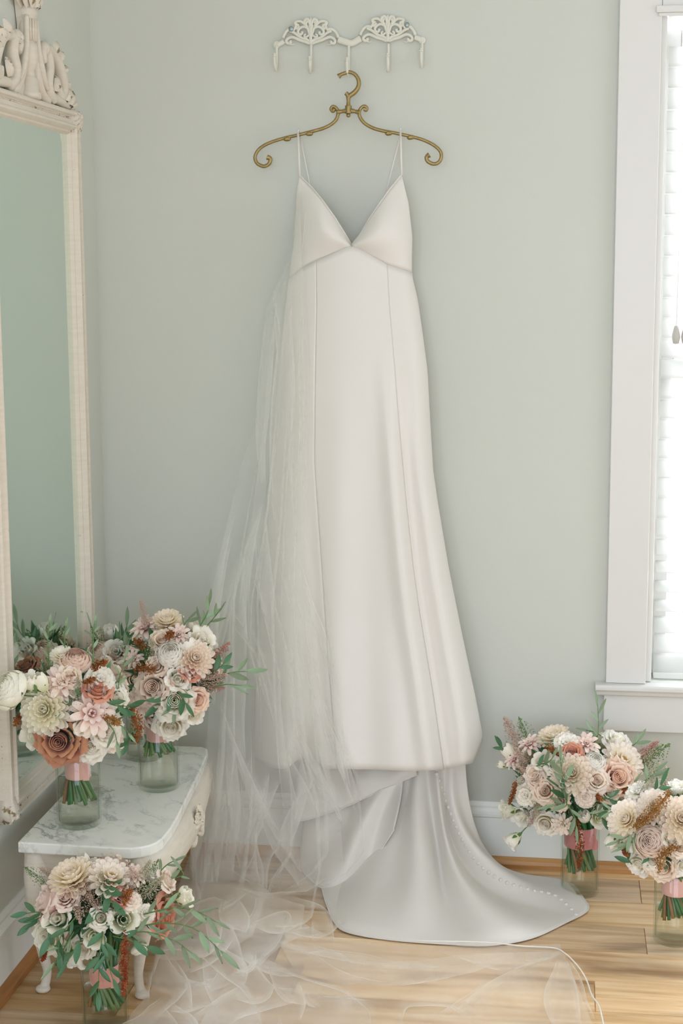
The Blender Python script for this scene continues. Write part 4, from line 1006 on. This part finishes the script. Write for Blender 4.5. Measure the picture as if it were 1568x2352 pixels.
def basis(pos, y, z):
    """matrix with local Y along y and Z near z"""
    y = Vector(y).normalized(); z = Vector(z); z = (z-y*z.dot(y)); z = z.normalized() if z.length > 1e-6 else y.orthogonal().normalized(); x = y.cross(z)
    return Matrix(((x.x, y.x, z.x, pos[0]), (x.y, y.y, z.y, pos[1]), (x.z, y.z, z.z, pos[2]), (0, 0, 0, 1)))

def bouquet(label, vlabel, vx, vy, base, cpx, rx, rz, ribz, ribh, ribcol, wat, flowers, plumes, amar, sprigs, seed, stem_end=.055, extra=12, ribr=.026):
    """vase at (vx, vy, base); cpx bouquet centre in pixels; rx, rz radii in pixels"""
    R, H = .047, .180; r = random.Random(seed)
    vase = thing('glass_vase', vlabel, 'vase', (vx, vy, base+.0006), 'clear cylinder vases')
    b0 = base+.0006
    gl = MB().lathe([(.0005, .0), (R-.004, .0), (R-.001, .002), (R, .006), (R, H-.001), (R-.001, H), (R-.003, H), (R-.0034, H-.002), (R-.0034, .012), (R-.006, .0095), (.0005, .009)], (vx, vy, b0), 40)
    part('glass_body', gl, GLASS, vase)
    part('water', MB().lathe([(.0005, .0100), (R-.0075, .0100), (R-.0042, .0135), (R-.0042, wat), (.0005, wat)], (vx, vy, b0), 40), WATER, vase)
    root = thing('bouquet', label, 'bouquet', (vx, vy, base+.06), 'bridal bouquets in vases')
    D0 = Vector((vx, vy, 0))-Vector(CAM); sc = F_/D0.dot(Vector(_fwd))
    C = onY(cpx[0], cpx[1], vy); ax, ay, az = rx/sc, min(rx, rz)/sc*.95, rz/sc
    def hit(px, py, k=.92):
        o = Vector(CAM); d = Vector(ray(px, py)).normalized(); S = lambda v: Vector((v.x/(ax*k), v.y/(ay*k), v.z/(az*k)))
        oo, dd = S(o-C), S(d); A, B, Q = dd.dot(dd), oo.dot(dd), oo.dot(oo)-1; disc = B*B-A*Q
        t = (-B-math.sqrt(disc))/A if disc > 0 else -B/A
        p = o+d*t; n = p-C; n = Vector((n.x/ax**2, n.y/ay**2, n.z/az**2)).normalized()
        return p, n, t
    for f in flowers.strip().split('\n'):
        q = f.split(); kind, col, px, py, dd = q[0], q[1], float(q[2]), float(q[3]), float(q[4])
        p, n, t = hit(px, py)
        if q[-1][0] == 'Y': p = onY(px, py, float(q.pop()[1:])); t = (p-Vector(CAM)).length
        up = float(q[6]) if len(q) > 6 else .15
        tilt = float(q[5]) if len(q) > 5 else 0
        dirv = n*.7+(Vector(CAM)-p).normalized()*.5+Vector((0, 0, up+.1)) if not tilt else n+Vector((math.sin(math.radians(tilt)), -.25, math.cos(math.radians(tilt))))*2.2
        dm = dd/F_*t*Vector(ray(px, py)).normalized().dot(Vector(_fwd))
        place(root, kind, col, p-Vector(dirv).normalized()*dm*.10, dirv, dm*1.06, r.uniform(0, 6.28))
        q3 = p-C; ex = math.sqrt((q3.x/ax)**2+(q3.y/ay)**2+(q3.z/az)**2)
        if ex > 1.0: part('flower_stem', MB().tube(smooth_path([p-Vector(dirv).normalized()*dm*.55, p.lerp(C, .35)-Vector(dirv).normalized()*dm*.3, p.lerp(C, .75)], 4), .0016, 6), STEMG, root)
    # flowers on the far side that the mirror and other viewpoints see
    for k in range(extra):
        a = r.uniform(.15, .85)*PI; e = r.uniform(-.25, .8)
        n = Vector((math.cos(a)*math.cos(e), math.sin(a)*math.cos(e), math.sin(e))); p = C+Vector((n.x*ax, n.y*ay, n.z*az))*.85
        place(root, r.choice(['rose', 'lisianthus', 'ranunculus', 'star', 'carnation']), r.choice(['white', 'blush', 'ivory', 'pink', 'dusty', 'tan', 'cream']), p, n, r.uniform(.055, .08), r.uniform(0, 6))
    for f in plumes.strip().split('\n'):
        q = f.split(); px, py, ang, L = map(float, q[1:5]); p, n, t = hit(px, py, .8); m = t/F_
        d = (Vector(_rt)*math.sin(math.radians(ang))+Vector(_up)*math.cos(math.radians(ang)))*1.0+n*.55
        o = link(bpy.data.objects.new('astilbe', PLUME[q[0]][r.randrange(2)] if q[0] in PLUME else SPRAY), root)
        if q[0] == 'spray': o.name = 'green_filler'
        o.matrix_basis = Matrix.Translation(p-d.normalized()*L*m*.25-org(root)) @ d.normalized().to_track_quat('Z', 'Y').to_matrix().to_4x4() @ Matrix.Scale(L*m, 4)
    for f in amar.strip().split('\n'):
        q = f.split(); pts = [tuple(map(float, a.split(','))) for a in q[2:]]; th = float(q[1])
        W3 = []
        for k, (px, py) in enumerate(pts):
            p, n, t = hit(px, py, 1.02); W3.append(p)
        if len(W3) > 1:      # keep the tassel hanging near the depth where it leaves the flowers
            y0 = W3[0].y
            W3 = [onY(px, py, y0-.012*k) for k, (px, py) in enumerate(pts)]
        path = smooth_path(W3, 8); mb = MB(); mb.tube(path, .0015, 5); m = (path[0]-Vector(CAM)).length/F_
        L = along(path); nn = int(76*max(2, (path[0]-path[-1]).length/(.02)))
        for k in range(min(nn, 1300)):
            s = r.random(); c = L(s); rad = th*m*.5*(math.sin(PI*min(1, .12+.8*s))**.6)*math.sqrt(r.random())
            v = Vector((r.gauss(0, 1), r.gauss(0, 1), r.gauss(0, 1))).normalized()*rad
            mb.octa(c+v, r.uniform(.0011, .0024), r.uniform(.0012, .0028))
        part('amaranth', mb, FL[q[0]], root)
    for f in sprigs.strip().split('\n'):
        q = f.split(); fw = float(q[1]); Ll = float(q[2]); pts = [tuple(map(float, a.split(','))) for a in q[3:]]
        p0, n0, t0 = hit(*pts[0], .95); W3 = [onY(px, py, p0.y-fw*k/(max(1, len(pts)-1))) for k, (px, py) in enumerate(pts)]
        path = smooth_path(W3, 6); L = along(path); tot = sum((a-b).length for a, b in zip(path, path[1:])); m = (path[0]-Vector(CAM)).length/F_
        st = part('olive_sprig', MB().tube(path, [.0016*(1-.6*i/len(path)) for i in range(len(path))], 5), STEMG, root)
        nl = max(3, int(tot/(.017 if q[0] == 'olive' else .022)))
        for k in range(nl):
            s = (k+.6)/nl; p = L(s); T = (L(min(1, s+.03))-L(max(0, s-.03))).normalized(); sd = 1 if k % 2 else -1
            view = (Vector(CAM)-p).normalized(); side = T.cross(view).normalized()
            d = T*.9+side*sd*r.uniform(.35, .9)+view*r.uniform(-.25, .35) if k < nl-1 else T
            up = view*r.uniform(.4, 1)+side*r.uniform(-.8, .8)+Vector((0, 0, .5)); l = Ll*m*r.uniform(.75, 1.15)
            c = link(bpy.data.objects.new('leaf', LEAF if q[0] == 'olive' else LEAFD), st)
            c.matrix_basis = basis(p-org(root), d, up) @ Matrix.Diagonal((l*r.uniform(.8, 1.1), l, l, 1))
    # inner greenery
    mb = MB()
    for k in range(230):
        n = Vector((r.gauss(0, 1), r.gauss(0, 1), r.gauss(0, .8))).normalized(); rr = r.uniform(.30, .66)
        p = C+Vector((n.x*ax, n.y*ay, n.z*az))*rr; d = (n+Vector((r.uniform(-.6, .6), r.uniform(-.6, .6), r.uniform(-.3, .6)))).normalized()
        M = basis(p, d, Vector((r.uniform(-1, 1), r.uniform(-1, 1), 1))); l = r.uniform(.035, .06)
        b = len(mb.v); mb.add([M @ Vector((0, 0, 0)), M @ Vector((l*.2, l*.4, .003)), M @ Vector((0, l, .004)), M @ Vector((-l*.2, l*.4, .003)), M @ Vector((0, l*.45, -.002))], [(0, 1, 4), (1, 2, 4), (2, 3, 4), (3, 0, 4)])
    o = part('inner_foliage', mb, DEEP, root, False); o['kind'] = 'stuff'
    # stems bound by the ribbon
    rz0 = onY(cpx[0], ribz, vy).z; rh = ribh/sc; bc = Vector((vx, vy, rz0-rh/2))
    top = Vector((lerp(vx, C.x, .45), vy, max(rz0+.01, C.z-az*.55)))
    for k in range(32):
        a = k*2.4; q = math.sqrt((k+.5)/32); tw = a+1.1
        e = Vector((vx+.0375*q*math.cos(tw), vy+.0375*q*math.sin(tw), base+stem_end+r.uniform(-.006, .010)))
        mid = Vector((bc.x+(ribr-.006)*q*math.cos(a), bc.y+(ribr-.006)*q*math.sin(a), bc.z))
        tp = top+Vector((.05*q*math.cos(a-.5), .05*q*math.sin(a-.5), .02))
        part('stem', MB().tube(smooth_path([e, e.lerp(mid, .5), mid, tp], 4), [.0040]*4+[.0036]*9, 7), r.choice([STEMG, STEMD, STEMD, STEMB if k % 5 == 0 else STEMG]), root)
    rb = MB(); rows = []
    for z, d in ((0, .0008), (.0006, .0014), (rh*.3, .0008), (rh*.5, .0014), (rh*.75, .0007), (rh-.0006, .0012), (rh, .0004)):
        rows.append([(bc.x+(ribr+d+.0012*math.sin(3*a_+z*200))*math.cos(a_), bc.y+(ribr+d+.0012*math.sin(3*a_+z*200))*math.sin(a_), rz0-rh+z) for a_ in [2*PI*i/30 for i in range(30)]])
    rb.grid(rows, True)
    ro = part('ribbon', rb, plain('ribbon_'+ribcol, ribcol, .38, Sheen_Weight=.4), root)
    tail = smooth_path([Vector((bc.x+ribr*.7, bc.y-ribr*.75, rz0-rh*.3)), Vector((bc.x+ribr*.95, bc.y-ribr*.62, rz0-rh*.7)), Vector((bc.x+ribr*.9, bc.y-ribr*.7, rz0-rh*1.05))], 4)
    part('ribbon_end', MB().grid([[p+Vector((-.006, -.002, 0)), p+Vector((.006, .001, 0))] for p in tail]), plain('ribbon_'+ribcol, ribcol, .38), ro)
    return root
bouquet('bouquet with rust rose and large cream dahlia, front of marble table', 'glass vase nearest on the marble table, under rust rose bouquet', -1.020, -.765, TZ,
 (165, 1612), 135, 125, 1738, 46, '#D9A79C', .105, '''
dahlia butter 102 1630 116
rose rust 136 1700 104
star pink 212 1638 116
rose ivory 207 1712 78
rose ivory 243 1678 70
carnation blush 266 1704 56
lisianthus greenwhite 80 1690 72
ranunculus greenwhite 18 1580 96 0 .05 Y-.93
lisianthus white 62 1562 56 -20 0 Y-.90
bud greenwhite 88 1560 56 -20 0 Y-.88
star pink 140 1566 96
ranunculus peach 174 1515 74
dahlia ivory 143 1508 62
carnation cream 230 1560 72
rose coral 224 1584 64 10
rose ivory 268 1602 56
lisianthus greenwhite 190 1668 48
rose tan 160 1555 50
rose brown 60 1530 56
ranunculus palepeach 120 1585 46
rose ivory 262 1658 40''', '''
astilbe 108 1530 -10 70
green 178 1592 0 66
astilbe 62 1600 -30 60
green 168 1608 10 60
green 262 1580 20 60
astilbe 150 1620 0 50
spray 120 1545 -15 60
spray 250 1590 20 50''', '''
rustfl 24 215,1535 228,1523 245,1522
rustfl 16 192,1568 206,1562 216,1560
tanfl 26 243,1645 258,1654 275,1662
rustfl 22 52,1640 42,1652 34,1664
rustfl 34 300,1625 312,1650 316,1680 312,1705''', '''
olive 0 36 278,1605 272,1570 282,1530 290,1505
dark 0 40 240,1608 262,1620 300,1622
dark 0 40 255,1640 280,1630 305,1622
olive .01 36 240,1650 262,1680 270,1712
olive .01 34 250,1655 280,1668 300,1690
olive -.04 26 112,1520 110,1470 114,1425
olive -.04 24 214,1520 214,1470 218,1425
dark 0 36 300,1660 300,1690 292,1712
olive 0 26 150,1500 148,1460 152,1430
olive 0 34 40,1560 30,1510 30,1475''', 11)
bouquet('bouquet with dusty rose and trailing olive leaves, at back right of marble table', 'glass vase at right back of marble table, under dusty rose bouquet', -.910, -.508, TZ,
 (398, 1548), 112, 132, 1660, 40, '#CFA096', .075, '''
rose dusty 352 1578 84
star pink 322 1612 78
star pink 330 1645 60
rose ivory 400 1608 88
rose ivory 392 1668 70
lisianthus white 408 1560 60
ranunculus white 392 1500 70
dahlia blush 448 1512 92
bud white 428 1478 60 -30
star mauve 332 1436 80
dahlia blushcream 384 1426 74
star mauve 410 1455 62
bud ivory 446 1436 40
lisianthus ivory 462 1470 72
rose peach 452 1608 56
rose coral 438 1542 46
rose tan 372 1470 50
star mauve 305 1512 50
rose dusty 360 1530 46
lisianthus ivory 445 1640 50''', '''
green 355 1508 0 74
pinkfl 490 1512 30 80
astilbe 470 1560 70 84
pinkfl 478 1580 80 60
astilbe 365 1535 0 60
astilbe 332 1415 -5 60
green 350 1550 20 50
spray 340 1515 0 50''', '''
rustfl 26 310,1470 322,1478 332,1490
rustfl 36 312,1535 330,1535 352,1538
rustfl 22 395,1455 384,1462''', '''
olive 0 52 500,1560 530,1545 570,1542
olive 0 48 490,1580 520,1572 556,1575
olive 0 42 455,1445 475,1410 482,1380
olive .03 40 465,1450 490,1420 508,1400
dark .01 44 400,1590 380,1605 362,1622
olive .01 40 408,1595 402,1615 400,1640
dark .01 40 410,1590 420,1605 428,1620
olive 0 34 420,1440 430,1425 436,1420
dark 0 40 490,1545 510,1528 515,1520''', 12, .085)
bouquet('small bouquet half hidden behind the other two, white bud on top', 'half hidden glass vase at back of marble table, between the other two', -1.002, -.292, TZ,
 (268, 1528), 82, 88, 1650, 36, '#CFA096', .095, '''
bud white 254 1448 52
ranunculus palepeach 226 1497 58
lisianthus white 266 1497 62
ranunculus palepeach 286 1530 52
rose tan 215 1500 40
rose ivory 250 1540 50
star mauve 300 1500 44
rose blush 310 1560 50
carnation cream 270 1580 50
rose ivory 290 1600 50''', '''
green 240 1475 -10 60
green 285 1500 10 60
astilbe 260 1530 0 60
spray 270 1480 10 50
spray 225 1470 -20 56''', '''
rustfl 24 230,1525 248,1528''', '''
olive 0 34 228,1475 215,1450 206,1430
olive 0 40 272,1475 288,1455 292,1430
olive 0 40 285,1490 295,1470 300,1450''', 13, extra=8)
bouquet('low bouquet with coral petals and long olive sprays, in front of table leg', 'glass vase on floor in front of table leg, under coral bouquet', -.907, -.985, 0,
 (232, 2078), 150, 112, 2212, 46, '#D9978C', .085, '''
dahlia blushcream 165 2014 112 -10
opendahlia lilac 256 2012 108 25
bud white 190 1972 44 -25
bud ivory 217 1982 38 20
rose pink 108 2066 88 -60
lisianthus white 352 2006 52 20
rose blush 384 2022 56 60
rose coral 376 2106 96 80
lisianthus greenwhite 284 2112 74
rose greenwhite 112 2152 84
lisianthus greenwhite 132 2110 72
lisianthus white 165 2208 66 190
lisianthus greenwhite 216 2150 62
rose ivory 232 2108 50
ranunculus greenwhite 320 2182 42 140
lisianthus greenwhite 430 2062 48 60
rose coral 278 2058 46
carnation blush 300 2070 50
star mauve 308 2006 60
rose ivory 190 2178 56
rose pink 150 2060 56
carnation ivory 335 2098 46
lisianthus greenwhite 98 2118 56
bud greenwhite 424 2044 34 20''', '''
astilbe 178 2062 160 90
astilbe 205 2050 150 80
astilbe 130 2020 -60 70
green 322 2034 10 96
green 340 2052 30 80
astilbe 300 2040 -10 80
spray 88 2016 -50 60
green 235 2042 0 70
spray 345 2010 20 60
astilbe 150 2070 200 60''', '''
orange 24 288,2140 286,2190 285,2240 284,2285
rustfl 20 300,2045 290,2060 285,2075
orange 16 105,2180 100,2195 98,2205''', '''
dark .05 44 235,2040 232,2090 236,2140 228,2200 226,2290
olive .02 50 310,2130 380,2120 450,2135 512,2190
olive .02 46 330,2100 400,2085 455,2095 500,2120
olive .02 46 265,2150 330,2140 400,2160 440,2190
dark .02 48 260,2150 300,2160 350,2180
dark .0 40 110,2100 80,2095 56,2100
dark .0 40 105,2110 85,2110 66,2125
dark .02 46 180,2100 140,2150 135,2200
olive .03 42 170,2140 140,2190 120,2220
dark .03 44 190,2150 165,2190 150,2220
dark .04 46 240,2150 245,2200 262,2260
olive 0 38 360,2010 385,1985 408,1975
dark .02 46 232,2030 250,2060 262,2078
dark .01 40 120,2120 112,2150 130,2180
olive .01 40 380,2020 420,2010 410,1992''', 14, .045, ribr=.028)
bouquet('bouquet with open dahlias and coral rose, under the window sill', 'glass vase by the baseboard under the window, holding deep pink ribbon stems', .056, -.163, 0,
 (1312, 1792), 158, 125, 1893, 48, '#C47A78', .108, '''
opendahlia blushcream 1270 1688 80 -15
carnation white 1299 1706 60
star pink 1214 1706 60
star pink 1178 1742 54
bud ivory 1162 1722 46 -40
bud greenwhite 1148 1756 26 -60
lisianthus ivory 1247 1748 54
star mauve 1346 1706 66
rose white 1418 1702 64
opendahlia lilac 1432 1744 98
ranunculus white 1367 1748 50
dahlia blushcream 1313 1776 98
rose peach 1418 1786 78
rose blush 1371 1792 54
rose tan 1400 1818 48
rose tan 1252 1816 54
bud white 1200 1794 42
carnation ivory 1206 1826 54
lisianthus greenwhite 1158 1860 50 -70
lisianthus white 1194 1876 52
lisianthus white 1172 1936 50 235
rose ivory 1252 1892 54
star blush 1292 1896 54
bud white 1340 1872 44 -20
rose coral 1312 1728 50
rose tan 1285 1840 44
lisianthus greenwhite 1376 1880 46
rose ivory 1275 1760 44
carnation blush 1345 1830 48
rose dusty 1232 1790 44
lisianthus ivory 1450 1800 50
rose blush 1225 1775 40''', '''
astilbe 1206 1762 -10 80
astilbe 1232 1850 190 76
green 1356 1836 10 70
astilbe 1185 1700 -20 90
spray 1208 1690 -15 70
pinkfl 1470 1740 40 84
green 1480 1750 30 80
spray 1490 1745 45 90
green 1240 1830 180 70
astilbe 1220 1790 -30 70''', '''
rustfl 16 1184,1795 1178,1820 1170,1845
rustfl 20 1256,1716 1268,1724 1280,1732
rustfl 24 1322,1885 1330,1930 1332,1960 1328,1992
rustfl 14 1372,1825 1376,1835 1380,1842
rustfl 14 1440,1810 1430,1820''', '''
olive .02 46 1300,1850 1302,1810 1290,1770 1286,1740
dark .02 44 1300,1840 1290,1815 1276,1805
olive .02 44 1305,1850 1320,1880 1322,1905
olive .01 44 1310,1850 1290,1845 1272,1850
olive -.03 34 1372,1700 1374,1665 1372,1615
olive -.03 34 1380,1690 1360,1680 1345,1678
olive 0 44 1360,1870 1390,1862 1420,1852
dark 0 40 1365,1872 1385,1880 1395,1890
olive 0 40 1440,1810 1475,1795 1510,1780
dark .01 34 1230,1760 1250,1755 1262,1758
olive .01 36 1245,1760 1265,1745 1270,1735
dark 0 36 1380,1835 1400,1835 1415,1842
olive 0 36 1450,1715 1462,1705 1466,1700
dark 0 34 1160,1722 1150,1716 1147,1712''', 15, .062, ribr=.0385)
bouquet('bouquet with round blush ranunculus and gold amaranth, at right edge of the picture', 'glass vase on the boards at the right edge of the picture', .268, -.418, 0,
 (1548, 1905), 142, 108, 2008, 44, '#E3B3AC', .080, '''
ranunculus palepeach 1494 1932 80
dahlia lilac 1438 1882 96
dahlia lilac 1503 1850 84
dahlia blushcream 1566 1882 108
carnation white 1467 1816 68
lisianthus white 1554 1806 48 -10
bud white 1402 1936 48 200
rose white 1466 1986 56
rose tan 1522 1990 70
lisianthus greenwhite 1542 1925 46
rose blush 1562 1946 44
rose white 1570 1990 46
bud white 1450 1950 40 200
rose ivory 1500 1975 46
rose blush 1600 1930 60
lisianthus white 1620 1880 60
rose peach 1610 1830 60
rose white 1590 1990 50
star mauve 1418 1905 40
carnation ivory 1640 1930 60''', '''
green 1440 1918 190 60
green 1520 1815 20 80
spray 1440 1920 200 50
astilbe 1530 1900 0 60
green 1490 1800 50 80
green 1600 1800 20 80''', '''
tanfl 36 1458,1898 1480,1880 1500,1862 1520,1840 1536,1820
tanfl 30 1552,1945 1530,1955 1516,1975 1514,2000
rustfl 14 1428,1945 1434,1955 1440,1966
tanfl 26 1600,1960 1610,1990 1612,2020''', '''
olive .01 38 1455,1910 1435,1925 1412,1935
olive .01 36 1460,1915 1445,1940 1432,1948
olive 0 40 1430,1862 1405,1860 1378,1865
olive 0 40 1480,1800 1495,1780 1508,1770
dark 0 34 1450,1985 1440,1970 1436,1960
dark 0 40 1500,1825 1515,1808 1520,1800
olive 0 40 1600,1800 1620,1770 1640,1760''', 16, .062, ribr=.029)
